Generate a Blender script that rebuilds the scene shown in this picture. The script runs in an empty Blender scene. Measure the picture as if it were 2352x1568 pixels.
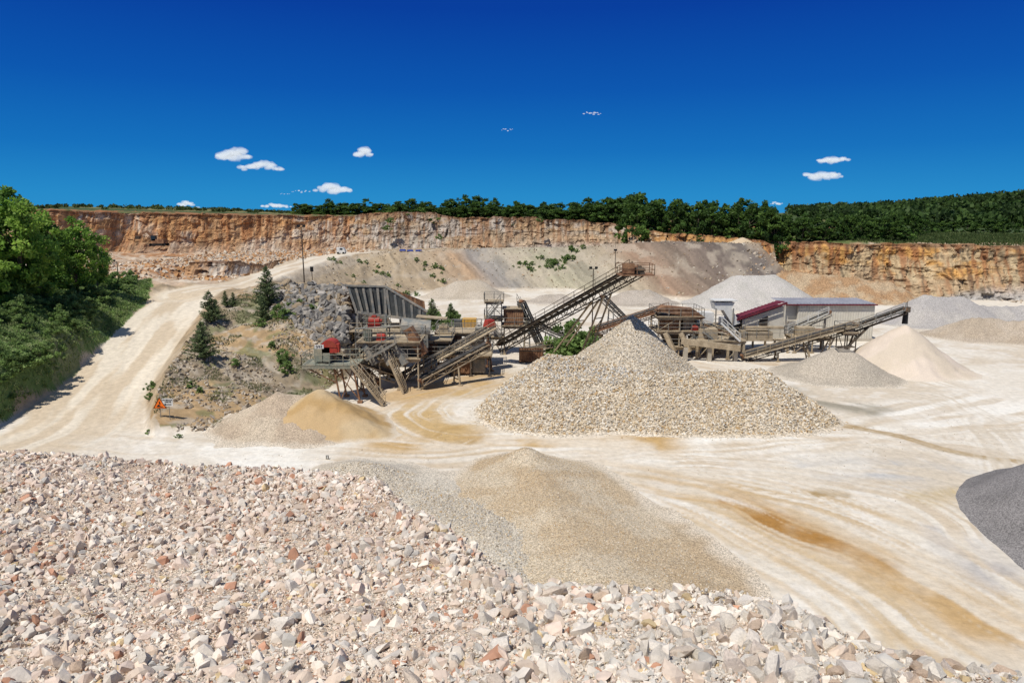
import bpy, math, random
import numpy as np
from mathutils import Vector, Matrix
from mathutils.geometry import delaunay_2d_cdt
random.seed(5); rng=np.random.default_rng(7)
SC=bpy.context.scene; COL=SC.collection
CH=19.5; F=1568.0; PIT=math.atan((784-500)/F); SP,CP=math.sin(PIT),math.cos(PIT)
# ---- survey helpers: sight-line + distance (or height) -> real world point
def W(px,py,d):
    u=(px-1176)/F; v=(784-py)/F; dy=CP+v*SP; dz=-SP+v*CP
    return Vector((u*d/dy,d,CH+d*dz/dy))
def G(px,py,z=0.0):
    u=(px-1176)/F; v=(784-py)/F; dy=CP+v*SP; dz=-SP+v*CP
    d=(z-CH)*dy/dz
    return Vector((u*d/dy,d,z))
# ---- noise
def h2(ix,iy,s):
    n=(ix*374761393+iy*668265263+s*974634777)&0xffffffff
    n=((n^(n>>13))*1274126177)&0xffffffff
    return ((n^(n>>16))&0xffff)/65535.0
def vn(x,y,s=0):
    x=np.asarray(x,float);y=np.asarray(y,float)
    ix=np.floor(x).astype(np.int64);iy=np.floor(y).astype(np.int64)
    fx=x-ix;fy=y-iy;fx=fx*fx*(3-2*fx);fy=fy*fy*(3-2*fy)
    a=h2(ix,iy,s);b=h2(ix+1,iy,s);c=h2(ix,iy+1,s);e=h2(ix+1,iy+1,s)
    return (a*(1-fx)+b*fx)*(1-fy)+(c*(1-fx)+e*fx)*fy
def fbm(x,y,o=4,s=0):
    r=0;a=.5;t=0
    for i in range(o):
        r=r+a*vn(x*2**i+i*17.3,y*2**i+i*5.1,s+i);t+=a;a*=.5
    return r/t
def sst(a,b,x):
    t=np.clip((x-a)/(b-a),0,1);return t*t*(3-2*t)
def inpoly(x,y,P):
    r=np.zeros(x.shape,bool);n=len(P)
    for i in range(n):
        x1,y1=P[i][0],P[i][1];x2,y2=P[(i+1)%n][0],P[(i+1)%n][1]
        if y1==y2: continue
        c=((y1>y)!=(y2>y))&(x<(x2-x1)*(y-y1)/(y2-y1)+x1)
        r^=c
    return r
def polydist(x,y,P):
    best=np.full(x.shape,1e9);par=np.zeros(x.shape);sg=np.zeros(x.shape);acc=0
    for i in range(len(P)-1):
        ax,ay=P[i][0],P[i][1];bx,by=P[i+1][0],P[i+1][1]
        L=math.hypot(bx-ax,by-ay)
        t=np.clip(((x-ax)*(bx-ax)+(y-ay)*(by-ay))/(L*L),0,1)
        ex=x-(ax+t*(bx-ax));ey=y-(ay+t*(by-ay));dd=np.hypot(ex,ey)
        m=dd<best
        best=np.where(m,dd,best);par=np.where(m,acc+t*L,par)
        sg=np.where(m,np.sign((bx-ax)*ey-(by-ay)*ex)*dd,sg);acc+=L
    return best,par,sg,acc
def smoothline(P,n=8):
    P=[Vector((p[0],p[1])) for p in P];out=[]
    Q=[P[0]*2-P[1]]+P+[P[-1]*2-P[-2]]
    for i in range(1,len(Q)-2):
        for k in range(n):
            t=k/n
            out.append(.5*((2*Q[i])+(Q[i+1]-Q[i-1])*t+(2*Q[i-1]-5*Q[i]+4*Q[i+1]-Q[i+2])*t*t+(3*Q[i]-Q[i-1]-3*Q[i+1]+Q[i+2])*t**3))
    out.append(P[-1]);return out
# ---- mesh helper
def npmesh(name,V,Fc,col=None,smooth=False):
    V=np.asarray(V,np.float32);Fc=np.asarray(Fc,np.int32)
    me=bpy.data.meshes.new(name);k=Fc.shape[1]
    me.vertices.add(len(V));me.vertices.foreach_set('co',V.ravel())
    me.loops.add(Fc.size);me.loops.foreach_set('vertex_index',Fc.ravel())
    me.polygons.add(len(Fc))
    me.polygons.foreach_set('loop_start',np.arange(0,Fc.size,k,dtype=np.int32))
    me.polygons.foreach_set('loop_total',np.full(len(Fc),k,np.int32))
    me.polygons.foreach_set('use_smooth',np.full(len(Fc),smooth,bool))
    me.update(calc_edges=True)
    if col is not None:
        a=me.color_attributes.new('Col','FLOAT_COLOR','POINT')
        c=np.ones((len(V),4),np.float32);c[:,:3]=col
        a.data.foreach_set('color',c.ravel())
    return me
def addobj(name,me,mat,label=None,cat=None,kind=None,group=None,parent=None,loc=None):
    o=bpy.data.objects.new(name,me);COL.objects.link(o)
    if mat and me is not None and not me.materials: me.materials.append(mat)
    if label:o['label']=label
    if cat:o['category']=cat
    if kind:o['kind']=kind
    if group:o['group']=group
    if parent:o.parent=parent
    if loc is not None:o.location=loc
    return o
# ---- materials
def M(name,col=(.5,.5,.5),col2=None,scale=2.,rough=.85,metal=0.,bump=0.,bscale=15.,attr=False,vor=0.,var=.25,transl=0.,rnd=None,stretch=None,det=6):
    m=bpy.data.materials.new(name);m.use_nodes=True;nt=m.node_tree;N=nt.nodes;L=nt.links
    N.clear();out=N.new('ShaderNodeOutputMaterial');bs=N.new('ShaderNodeBsdfPrincipled')
    bs.inputs['Roughness'].default_value=rough;bs.inputs['Metallic'].default_value=metal
    bs.inputs['Specular IOR Level'].default_value=.2
    tc=N.new('ShaderNodeTexCoord');src=tc.outputs['Object']
    if stretch:
        mp=N.new('ShaderNodeMapping');mp.inputs['Scale'].default_value=stretch;L.new(src,mp.inputs[0]);src=mp.outputs[0]
    no=N.new('ShaderNodeTexNoise');no.inputs['Scale'].default_value=scale;no.inputs['Detail'].default_value=det
    no.inputs['Roughness'].default_value=.65;L.new(src,no.inputs['Vector'])
    if attr:
        at=N.new('ShaderNodeAttribute');at.attribute_name='Col';base=at.outputs['Color']
    elif rnd:
        oi=N.new('ShaderNodeObjectInfo');cr=N.new('ShaderNodeValToRGB');cr.color_ramp.interpolation='CONSTANT'
        el=cr.color_ramp.elements
        for i,c in enumerate(rnd):
            e=el[i] if i<2 else el.new(i/len(rnd))
            e.position=i/len(rnd);e.color=(*c,1)
        L.new(oi.outputs['Random'],cr.inputs[0]);base=cr.outputs[0]
    elif col2:
        cr=N.new('ShaderNodeValToRGB');cr.color_ramp.elements[0].position=.38;cr.color_ramp.elements[1].position=.62
        cr.color_ramp.elements[0].color=(*col,1);cr.color_ramp.elements[1].color=(*col2,1)
        L.new(no.outputs['Fac'],cr.inputs[0]);base=cr.outputs[0]
    else:
        rg=N.new('ShaderNodeRGB');rg.outputs[0].default_value=(*col,1);base=rg.outputs[0]
    n2=N.new('ShaderNodeTexNoise');n2.inputs['Scale'].default_value=bscale;n2.inputs['Detail'].default_value=8;n2.inputs['Roughness'].default_value=.7
    L.new(src,n2.inputs['Vector'])
    mr=N.new('ShaderNodeMapRange');mr.inputs[1].default_value=.3;mr.inputs[2].default_value=.7
    mr.inputs[3].default_value=1-var;mr.inputs[4].default_value=1+var;L.new(n2.outputs['Fac'],mr.inputs[0])
    mx=N.new('ShaderNodeMix');mx.data_type='RGBA';mx.blend_type='MULTIPLY';mx.inputs[0].default_value=1
    L.new(base,mx.inputs[6]);L.new(mr.outputs[0],mx.inputs[7]);colout=mx.outputs[2]
    hsrc=n2.outputs['Fac']
    if vor:
        vo=N.new('ShaderNodeTexVoronoi');vo.inputs['Scale'].default_value=vor;L.new(src,vo.inputs['Vector'])
        bw=N.new('ShaderNodeRGBToBW');L.new(vo.outputs['Color'],bw.inputs[0])
        m2=N.new('ShaderNodeMapRange');m2.inputs[1].default_value=.2;m2.inputs[2].default_value=.8;m2.inputs[3].default_value=.62;m2.inputs[4].default_value=1.3
        L.new(bw.outputs[0],m2.inputs[0])
        m3=N.new('ShaderNodeMix');m3.data_type='RGBA';m3.blend_type='MULTIPLY';m3.inputs[0].default_value=1
        L.new(colout,m3.inputs[6]);L.new(m2.outputs[0],m3.inputs[7]);colout=m3.outputs[2]
        iv=N.new('ShaderNodeMath');iv.operation='SUBTRACT';iv.inputs[0].default_value=1;L.new(vo.outputs['Distance'],iv.inputs[1]);hsrc=iv.outputs[0]
    L.new(colout,bs.inputs['Base Color'])
    if bump:
        bp=N.new('ShaderNodeBump');bp.inputs['Strength'].default_value=1;bp.inputs['Distance'].default_value=bump
        L.new(hsrc,bp.inputs['Height']);L.new(bp.outputs[0],bs.inputs['Normal'])
    sh=bs.outputs[0]
    if transl:
        tr=N.new('ShaderNodeBsdfTranslucent');L.new(colout,tr.inputs[0]);ms=N.new('ShaderNodeMixShader');ms.inputs[0].default_value=transl
        L.new(sh,ms.inputs[1]);L.new(tr.outputs[0],ms.inputs[2]);sh=ms.outputs[0]
    L.new(sh,out.inputs[0]);return m
mGround=M('ground_mat',attr=True,bump=.09,bscale=1.6,var=.17)
mCliff=M('cliff_mat',attr=True,bump=.3,bscale=.9,var=.34,stretch=(1,1,.6))
mStone=M('stone_mat',attr=True,bump=.02,bscale=6,var=.14)
mRock=M('rock_mat',rnd=[(.62,.56,.47),(.58,.49,.41),(.66,.6,.52),(.52,.47,.4),(.54,.45,.36),(.64,.57,.49),(.5,.38,.28),(.56,.5,.42)],bump=.03,bscale=6,var=.2)
mLeaf=M('leaf_mat',attr=True,rough=.6,bscale=1.,var=.2,transl=.45)
mBark=M('bark_mat',(.09,.065,.045),(.14,.11,.08),scale=4,bump=.03)
mSteelG=M('dusty_grey_steel',(.18,.19,.18),(.33,.29,.23),scale=1.2,rough=.6,metal=.2,var=.2,bscale=5)
mSteelT=M('dusty_beige_steel',(.27,.21,.135),(.42,.34,.23),scale=.8,rough=.8,var=.25,bscale=5)
mRust=M('rusty_steel',(.13,.06,.033),(.29,.165,.09),scale=1.1,rough=.85,var=.3,bscale=6)
mDark=M('dark_steel',(.045,.037,.03),(.13,.1,.07),scale=1.,rough=.8,var=.25,bscale=5)
mBelt=M('rubber_belt',(.03,.03,.03),(.09,.08,.07),scale=1.5,rough=.8)
mRed=M('faded_red_paint',(.38,.035,.025),(.28,.055,.035),scale=1.5,rough=.5,var=.2,bscale=4)
mWall=M('cream_sheet',(.5,.46,.37),(.57,.53,.44),scale=.6,rough=.6,var=.08,bscale=2)
mMar=M('maroon_sheet',(.11,.015,.025),(.16,.03,.04),scale=.6,rough=.6,var=.15,bscale=2)
mPur=M('grey_roof_sheet',(.2,.2,.23),(.27,.27,.29),scale=.5,rough=.6,var=.12,bscale=2)
mGrip=M('dusty_hopper_sheet',(.05,.055,.055),(.095,.097,.09),scale=.5,rough=.65,metal=.1,var=.25,bscale=3)
mWhite=M('white_sheet',(.55,.55,.52),(.66,.64,.59),scale=1,rough=.5,var=.1,bscale=3)
mGreenS=M('green_grey_paint',(.19,.21,.17),(.31,.28,.2),scale=1,rough=.6,var=.15,bscale=4)
mYel=M('yellow_paint',(.6,.33,.04),(.5,.3,.08),scale=1,rough=.5)
mBlack=M('black_paint',(.015,.015,.015),rough=.6)
mOrange=M('orange_sign',(.8,.16,.015),rough=.5,var=.04)
mGlass=M('window_glass',(.02,.03,.04),rough=.1,var=.05)
mBlue=M('blue_tarp',(.02,.06,.3),rough=.5)
mConc=M('concrete',(.36,.32,.25),(.45,.4,.32),scale=1,var=.12,bscale=5)

# ================= TERRAIN TIN =================
T=[];E=[]
def line(pts,con=True):
    i0=len(T);T.extend(pts)
    if con:
        for i in range(len(pts)-1):E.append((i0+i,i0+i+1))
    return pts
V3=lambda x,y,z:Vector((x,y,z))
roadL=line([G(-60,1010,0),G(0,975,.3),G(140,885,1.5),G(240,790,3.8),G(330,700,6.3),G(345,676,7.1)])
roadR=line([G(330,990,0),G(335,900,1.2),G(405,790,3.8),G(472,700,6.3),W(552,668,110)])
berm=line([G(350,975,.9),G(362,900,2.3),G(385,850,3.6),G(425,790,5.2),G(490,712,7.4),W(570,664,104),W(650,652,100),W(800,657,95)])
toe=line([G(350,1003,0),G(540,985,0),G(570,965,0),G(700,915,0),G(765,885,0),G(800,868,0),V3(-20.0,88,0.2),V3(-19.5,97,0)])
line([W(470,870,71),W(600,830,78),W(740,812,81),W(790,800,83)],False)
line([W(460,790,82),W(600,712,93),W(700,710,90.5),W(795,715,89)],False)
line([W(520,900,69),W(640,880,75)],False)
line([V3(-23.5,97,10.0),V3(-22,104,9.8),V3(-17,107,0)])
rampN=line([W(605,655,113),W(680,620,140),W(745,600,165),W(800,583,190),W(960,578,198),W(1120,572,205),W(1300,570,205),W(1400,568,200),W(1452,557,190),W(1600,559,183),W(1745,560,178),W(1800,612,171)])
toeB=line([V3(-20,112,0),V3(-30,140,0),V3(-31,160,0),V3(-24,178,0),G(1120,668),G(1300,667),G(1440,680),G(1600,689),G(1750,688),V3(66,166,0)])
line([W(548,650,125),W(600,625,145),W(660,606,165),W(720,591,190),W(780,580,207)])
line([W(350,662,113),W(440,652,120),W(270,640,128)],False)
line([W(430,640,140),W(520,640,138),W(590,628,150)])
line([W(430,612,143),W(520,606,145),W(600,606,158),W(650,598,172)])
line([W(250,610,160),W(200,600,150),W(350,598,185),W(500,592,195)],False)
Abase=[W(60,560,190),W(150,570,196),W(300,580,212),W(450,580,222),W(600,580,232),W(760,572,246)]
Bbase=[W(905,571,250),W(1050,571,246),W(1200,571,243),W(1350,571,240),W(1450,566,236)]
Atop=[W(60,482,192),W(150,482,198),W(300,489,214),W(450,494,224),W(600,495,234),W(760,496,248)]
Btop=[W(905,488,252),W(1050,497,248),W(1200,499,245),W(1350,506,242),W(1450,519,238)]
line(Abase+Bbase);line([p+V3(0,2.0,0) for p in Atop+Btop])
Ctop=[W(1500,525,215),W(1600,540,205),W(1720,552,194),W(1790,557,186),W(1950,556,178),W(2150,560,172),W(2352,566,166),W(2700,568,160)]
Cbase=[V3(p.x,p.y-2.,0) for p in Ctop[3:]]
line([p for p in Ctop[:3]]);line([p+V3(0,1.5,0) for p in Ctop[3:]]);line([p+V3(0,-.6,0) for p in Cbase])
line([W(1470,558,214),W(1560,556,204),W(1680,556,194),W(1752,562,186)])
line([W(-60,900,60),W(0,840,65),W(150,765,78),W(250,697,98),W(305,664,113)])
line([W(-60,760,70),W(0,725,76),W(120,690,92),W(200,650,115)],False)
T+= [V3(-120,55,9),V3(-150,110,10),V3(-95,130,9.5),V3(-110,165,10),V3(-160,190,16),V3(-170,200,22),V3(-75,40,3),V3(-120,-60,4)]
T+= [V3(-40,-60,0),V3(60,-60,0),V3(160,-60,0),V3(170,60,0),V3(175,120,0),V3(190,158,0),V3(-50,45,0),V3(-52,54,0),V3(0,60,0),V3(0,110,0),V3(40,110,0),V3(20,150,0),V3(80,120,0),V3(-62,50,.6)]
T+= [V3(-170,260,22.5),V3(-100,300,20.8),V3(-40,300,20),V3(20,290,19.5),V3(60,260,17),V3(90,230,15),V3(160,200,14),V3(230,190,14),V3(220,260,13.8),V3(300,300,15),
     V3(-400,500,25),V3(-150,600,22),V3(0,700,18),V3(200,500,16),V3(230,420,15.5),V3(300,420,22),V3(345,440,29),V3(430,430,38),V3(520,480,44),V3(340,620,26),V3(-2000,2500,30),V3(0,3200,10),V3(2500,2500,30),V3(3000,200,20),V3(-3000,200,20),V3(-3000,-200,5),V3(3000,-200,5),V3(-260,560,27),V3(-330,520,28)]
TV=[Vector((p.x,p.y)) for p in T];TZ=[p.z for p in T]
vo,eo,fo,ov,oe,of=delaunay_2d_cdt(TV,E,[],0,1e-4,True)
ZZ=[]
for i,v in enumerate(vo):
    if ov[i]:ZZ.append(max(TZ[k] for k in ov[i]))
    else:
        ds=sorted((((v-TV[k]).length+1e-6,TZ[k]) for k in range(len(TV))))[:3]
        ZZ.append(sum(z/d for d,z in ds)/sum(1/d for d,z in ds))
TVn=np.array([(v.x,v.y) for v in vo]);TZn=np.array(ZZ)
def tin(x,y):
    x=np.atleast_1d(np.asarray(x,float));y=np.atleast_1d(np.asarray(y,float))
    z=np.zeros(x.shape)
    for f in fo:
        a,b,c=TVn[list(f)];za,zb,zc=TZn[list(f)]
        m=(x>=min(a[0],b[0],c[0]))&(x<=max(a[0],b[0],c[0]))&(y>=min(a[1],b[1],c[1]))&(y<=max(a[1],b[1],c[1]))
        idx=np.nonzero(m)
        if idx[0].size==0:continue
        X=x[idx];Y=y[idx]
        den=(b[1]-c[1])*(a[0]-c[0])+(c[0]-b[0])*(a[1]-c[1])
        if abs(den)<1e-9:continue
        l1=((b[1]-c[1])*(X-c[0])+(c[0]-b[0])*(Y-c[1]))/den
        l2=((c[1]-a[1])*(X-c[0])+(a[0]-c[0])*(Y-c[1]))/den;l3=1-l1-l2
        k=(l1>=-1e-6)&(l2>=-1e-6)&(l3>=-1e-6)
        sub=tuple(q[k] for q in idx)
        z[sub]=l1[k]*za+l2[k]*zb+l3[k]*zc
    return z
def gnoise(x,y,z):
    amp=.03+.6*sst(.4,3,z)
    rd=np.minimum(polydist(x,y,roadC)[0],polydist(x,y,rampC)[0])
    amp=np.where(rd<6,amp*(.1+.9*sst(4.3,6,rd)),amp)
    return amp*(fbm(x*.35,y*.35,4,3)-.5)*1.8+amp*.7*(fbm(x*1.5,y*1.5,3,9)-.5)
roadC=[(a+b)/2 for a,b in zip(roadL[1:5],roadR[:4])]
roadC=[G(60,1030,0)]+roadC+[W(450,672,112)]
rampC=[W(430,672,112),W(560,655,122),(W(680,620,140)+W(600,625,145))/2,(W(745,600,165)+W(660,606,165))/2,(W(800,583,190)+W(720,591,190))/2,W(860,577,204),W(1000,573,215)]
def HG(x,y):
    x=np.atleast_1d(np.asarray(x,float));y=np.atleast_1d(np.asarray(y,float))
    z=tin(x,y);return z+gnoise(x,y,z)
def hz(x,y):return float(HG([x],[y])[0])

azf=np.radians(np.concatenate([np.linspace(-100,-43,40)[:-1],np.linspace(-43,43,900),np.linspace(43,100,40)[1:]]))
rr=np.concatenate([np.linspace(2,24,20),np.linspace(24.3,125,390),np.linspace(125.7,290,220),np.geomspace(295,3000,50)])
A,R=np.meshgrid(azf,rr);GX=R*np.sin(A);GY=R*np.cos(A)
GZ=tin(GX,GY)
for _ in range(2):
    Z=GZ.copy();Z[1:-1,1:-1]=(GZ[1:-1,1:-1]*2+GZ[:-2,1:-1]+GZ[2:,1:-1]+GZ[1:-1,:-2]+GZ[1:-1,2:])/6;GZ=Z
Z0=GZ.copy();GZ=GZ+gnoise(GX,GY,GZ)
def C3(c):return np.array(c)[None,None,:]
def mixc(col,c,m):return col*(1-m[...,None])+np.asarray(c)*m[...,None]
JX=GX+3*(fbm(GX*.3,GY*.3,4,40)-.5);JY=GY+3*(fbm(GX*.3,GY*.3,4,41)-.5)
n1=fbm(GX*.12,GY*.12,5,50);n2=fbm(GX*.6,GY*.6,4,51);n3=fbm(GX*2,GY*2,3,52)
col=np.ones(GX.shape+(3,))*C3((.60,.545,.455))
col=mixc(col,(.50,.42,.315),sst(.42,.65,n1)*.75)
col=mixc(col,(.67,.63,.56),sst(.5,.7,n2)*.5)
sl=sst(.25,1.2,Z0)
tan=np.ones(GX.shape+(3,))*C3((.34,.25,.155));tan=mixc(tan,(.25,.19,.12),sst(.4,.62,n2));tan=mixc(tan,(.38,.31,.22),sst(.5,.7,n1)*.8)
col=col*(1-sl[...,None])+tan*sl[...,None]
bs=(GY>125)&(GY<222)&(GX>-50)&(Z0>.2)
xk=[-50,-35,-22,-14,-9,-4,2,10,20,30,36,44,55,66,72];
ck=[(.38,.30,.2),(.36,.28,.18),(.35,.27,.18),(.34,.23,.14),(.25,.22,.19),(.24,.22,.19),(.35,.30,.22),(.32,.29,.20),(.29,.26,.19),(.33,.27,.19),(.27,.18,.12),(.2,.15,.11),(.14,.11,.09),(.125,.105,.09),(.32,.22,.13)]
sx=GX+(Z0-6)*.9+4*(fbm(GX*.1,GY*.1,3,60)-.5)
bc=np.stack([np.interp(sx,xk,[c[i] for c in ck]) for i in range(3)],-1)*(0.6+.8*fbm(sx*.9,Z0*.15,4,61))[...,None]
bc=mixc(bc,(.4,.34,.26),sst(.5,.66,fbm(GX*.25,Z0*.5,4,62))*.5)
m=bs.astype(float)*sst(.1,1.0,Z0)*(1-sst(11,13,Z0)*(GX<30))
rd2,_,_,_=polydist(GX,GY,rampC);m=m*sst(5,7,rd2)
col=col*(1-m[...,None])+bc*m[...,None]
m=((GX<-45)&(GY>118)&(GY<260)).astype(float)*sst(5.5,7,rd2)
ub=mixc(np.ones(GX.shape+(3,))*C3((.44,.33,.23)),(.33,.17,.08),sst(.4,.6,fbm(GX*.08,GY*.15,5,66)));ub=mixc(ub,(.52,.44,.34),sst(.55,.7,n2));col=col*(1-m[...,None])+ub*m[...,None]
emb=[(p.x,p.y) for p in berm]+[(-22,100),(-20,92)]+[(p.x,p.y) for p in toe[:6]][::-1]
m=inpoly(JX,JY,emb).astype(float)
ec=mixc(np.ones(GX.shape+(3,))*C3((.28,.22,.145)),(.21,.17,.12),sst(.45,.6,n2));ec=mixc(ec,(.36,.24,.12),sst(.5,.62,n1)*.8);ec=mixc(ec,(.39,.34,.27),sst(.5,.65,fbm(GX*.9,GY*.9,3,71))*.6)
ec=mixc(ec,(.12,.14,.055),sst(.58,.7,fbm(GX*.5,GY*.5,4,72))*.6);ec=ec*(.75+.5*n3)[...,None]
col=col*(1-m[...,None])+ec*m[...,None]
for P,w in ((roadC,5.0),(rampC,5.8)):
    dd,par,sg,_=polydist(JX*.3+GX*.7,JY*.3+GY*.7,smoothline(P))
    m=1-sst(w-.6,w+.7,dd)
    rc=np.ones(GX.shape+(3,))*C3((.6,.53,.42));rc=rc*(.86+.26*fbm(sg*1.6,par*.08,3,80))[...,None]
    rc=mixc(rc,(.46,.36,.24),sst(.42,.62,fbm(sg*.6,par*.06,3,81))*.7)
    col=col*(1-m[...,None])+rc*m[...,None]
lb=[(p.x,p.y) for p in roadL]+[(-66,125),(-80,132),(-140,140),(-200,60),(-90,20)]
m=inpoly(JX*.6+GX*.4,JY*.6+GY*.4,lb).astype(float)
gc=mixc(np.ones(GX.shape+(3,))*C3((.13,.2,.06)),(.22,.24,.11),sst(.52,.64,n2));col=col*(1-m[...,None])+gc*m[...,None]
m=((Z0>12.9)&(GY>176)&(GX>30)).astype(float);pc=mixc(np.ones(GX.shape+(3,))*C3((.05,.075,.02)),(.1,.12,.04),sst(.45,.6,n2));col=col*(1-m[...,None])+pc*m[...,None]
m=((GY>192)&(Z0>15.5)).astype(float);pc=mixc(np.ones(GX.shape+(3,))*C3((.26,.12,.055)),(.1,.11,.04),sst(.46,.6,n1));col=col*(1-m[...,None])+pc*m[...,None]
m=sst(290,330,R);pc=mixc(np.ones(GX.shape+(3,))*C3((.045,.07,.02)),(.16,.15,.06),sst(.5,.7,fbm(GX*.01,GY*.01,4,90)));col=col*(1-m[...,None])+pc*m[...,None]
floor=(1-sst(.15,.6,Z0))*(R<175)
KX=GX+5*(fbm(GX*.12,GY*.12,3,140)-.5);KY=GY+5*(fbm(GX*.12,GY*.12,3,141)-.5)
def track(P,w,c,amt,fs=1.2,fa=.05,seed=0,lo=.35,hi=.65,z=0,warp=.5):
    global col
    L=smoothline([G(*p) for p in P]);dd,par,sg,tot=polydist(JX*.2+KX*warp+GX*(.8-warp),JY*.2+KY*warp+GY*(.8-warp),L)
    m=(1-sst(w*.25,w*1.1,dd))*sst(0,tot*.12,par)*(1-sst(tot*.88,tot,par))*floor
    m=m*sst(lo,hi,fbm(sg*fs,par*fa,4,100+seed))*amt*(.35+.65*sst(.35,.6,fbm(GX*.2,GY*.2,4,160+seed)))
    col=mixc(col,c,np.clip(m,0,1))
wh=(.69,.655,.58);oc=(.44,.29,.125);tn=(.46,.36,.24)
track([(60,1010),(400,1035),(800,1045),(1200,1030),(1700,1010),(2100,960),(2400,900)],7,wh,1.2,1.0,.04,1,.3,.5)
track([(600,1045),(1100,1050),(1600,1020),(2100,985),(2500,940)],5,tn,.7,1.8,.05,2,.42,.62)
track([(1280,1070),(1500,1110),(1700,1160),(1850,1225),(2000,1300),(2180,1400),(2450,1560)],5,oc,.7,.6,.05,3,.33,.62)
track([(1450,1100),(1700,1150),(1850,1215),(2000,1290),(2180,1390),(2450,1550)],3.2,(.42,.26,.095),.85,1.6,.05,33,.38,.62)
track([(1600,1090),(1850,1140),(2050,1215),(2250,1310),(2450,1430)],3.5,(.44,.31,.16),.75,2.6,.05,34,.4,.6)
track([(1350,1080),(1650,1190),(1850,1300),(2050,1430),(2200,1560)],3.5,(.48,.36,.21),.75,2.6,.05,35,.4,.6)
track([(1650,1130),(1800,1200),(1950,1265),(2080,1320)],2.0,(.33,.17,.045),1.1,2.4,.08,4,.32,.57)
track([(1500,1130),(1750,1260),(1900,1360),(2100,1480),(2352,1640)],3.8,oc,.6,1.4,.05,5,.4,.64)
track([(1300,1110),(1500,1200),(1700,1330),(1900,1500)],5,wh,.8,1.8,.05,6,.35,.6)
track([(820,1000),(950,1010),(1150,1015),(1400,1010),(1600,1020)],4.4,oc,1.,.9,.06,7,.24,.52)
track([(900,1000),(870,960),(930,925),(1050,895),(1120,870)],4.4,oc,1.,1.2,.06,8,.24,.52)
track([(1130,1000),(1000,975),(985,930),(1060,890),(1180,850)],4.6,(.46,.32,.15),1.,2.2,.06,9,.25,.52)
track([(860,930),(960,900),(1050,880),(1180,860)],5,(.44,.31,.17),.95,.8,.06,36,.28,.55)
track([(1000,1005),(1040,985),(1090,1000),(1060,1020)],2,(.38,.25,.1),.9,2.5,.2,37,.3,.55)
track([(1900,970),(2050,1000),(2200,1040),(2420,1065)],1.2,(.33,.23,.11),.95,2.4,.06,10,.2,.5,0,.2)
track([(1780,880),(1850,915),(1950,935),(2050,955)],3.4,(.28,.25,.19),1.,.8,.1,11,.28,.55)
track([(1480,1060),(1700,1070),(1950,1100),(2150,1150),(2300,1260)],4,tn,.75,2.8,.04,12,.4,.6)
track([(1850,1090),(2050,1075),(2300,1100)],4.5,(.42,.41,.39),1.,.8,.06,13,.3,.6)
track([(2100,860),(2250,900),(2352,1000),(2400,1150)],6,wh,.9,1.6,.04,14,.3,.6)
track([(2000,880),(2150,920),(2260,1000),(2330,1120)],5,(.5,.43,.33),.8,2.8,.04,38,.4,.6)
track([(1870,1140),(1910,1134),(1960,1142)],1.1,(.28,.18,.06),1.2,2,.6,15,.3,.5,0,.1)
track([(2100,1150),(2160,1135),(2230,1125)],1.8,(.4,.29,.12),.8,1,.3,16,.25,.5)
track([(2200,1200),(2280,1280),(2400,1370)],3.5,(.36,.34,.33),.8,1,.2,17,.3,.6)
track([(1560,820),(1750,850),(2000,850)],8,(.42,.31,.19),.9,.6,.06,18,.35,.6)
track([(700,1075),(900,1090),(1100,1110),(1250,1160)],5,(.48,.39,.28),.9,.9,.2,19,.3,.5)
track([(2000,1010),(2150,1080),(2300,1180),(2450,1300)],4,(.52,.45,.35),.8,2.8,.04,20,.35,.6)
track([(1500,960),(1900,1000),(2352,1040)],4,(.48,.39,.28),.7,2.8,.04,21,.4,.62)
col=np.clip(col,.01,.9)
nr,na=GX.shape
ii=np.arange(nr*na).reshape(nr,na)
Q=np.stack([ii[:-1,:-1],ii[:-1,1:],ii[1:,1:],ii[1:,:-1]],-1).reshape(-1,4)[:,::-1]
me=npmesh('ground',np.stack([GX,GY,GZ],-1).reshape(-1,3),Q,col.reshape(-1,3),True)
addobj('ground',me,mGround,kind='structure',label='dusty cream quarry floor, haul road, benches and slopes')

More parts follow.
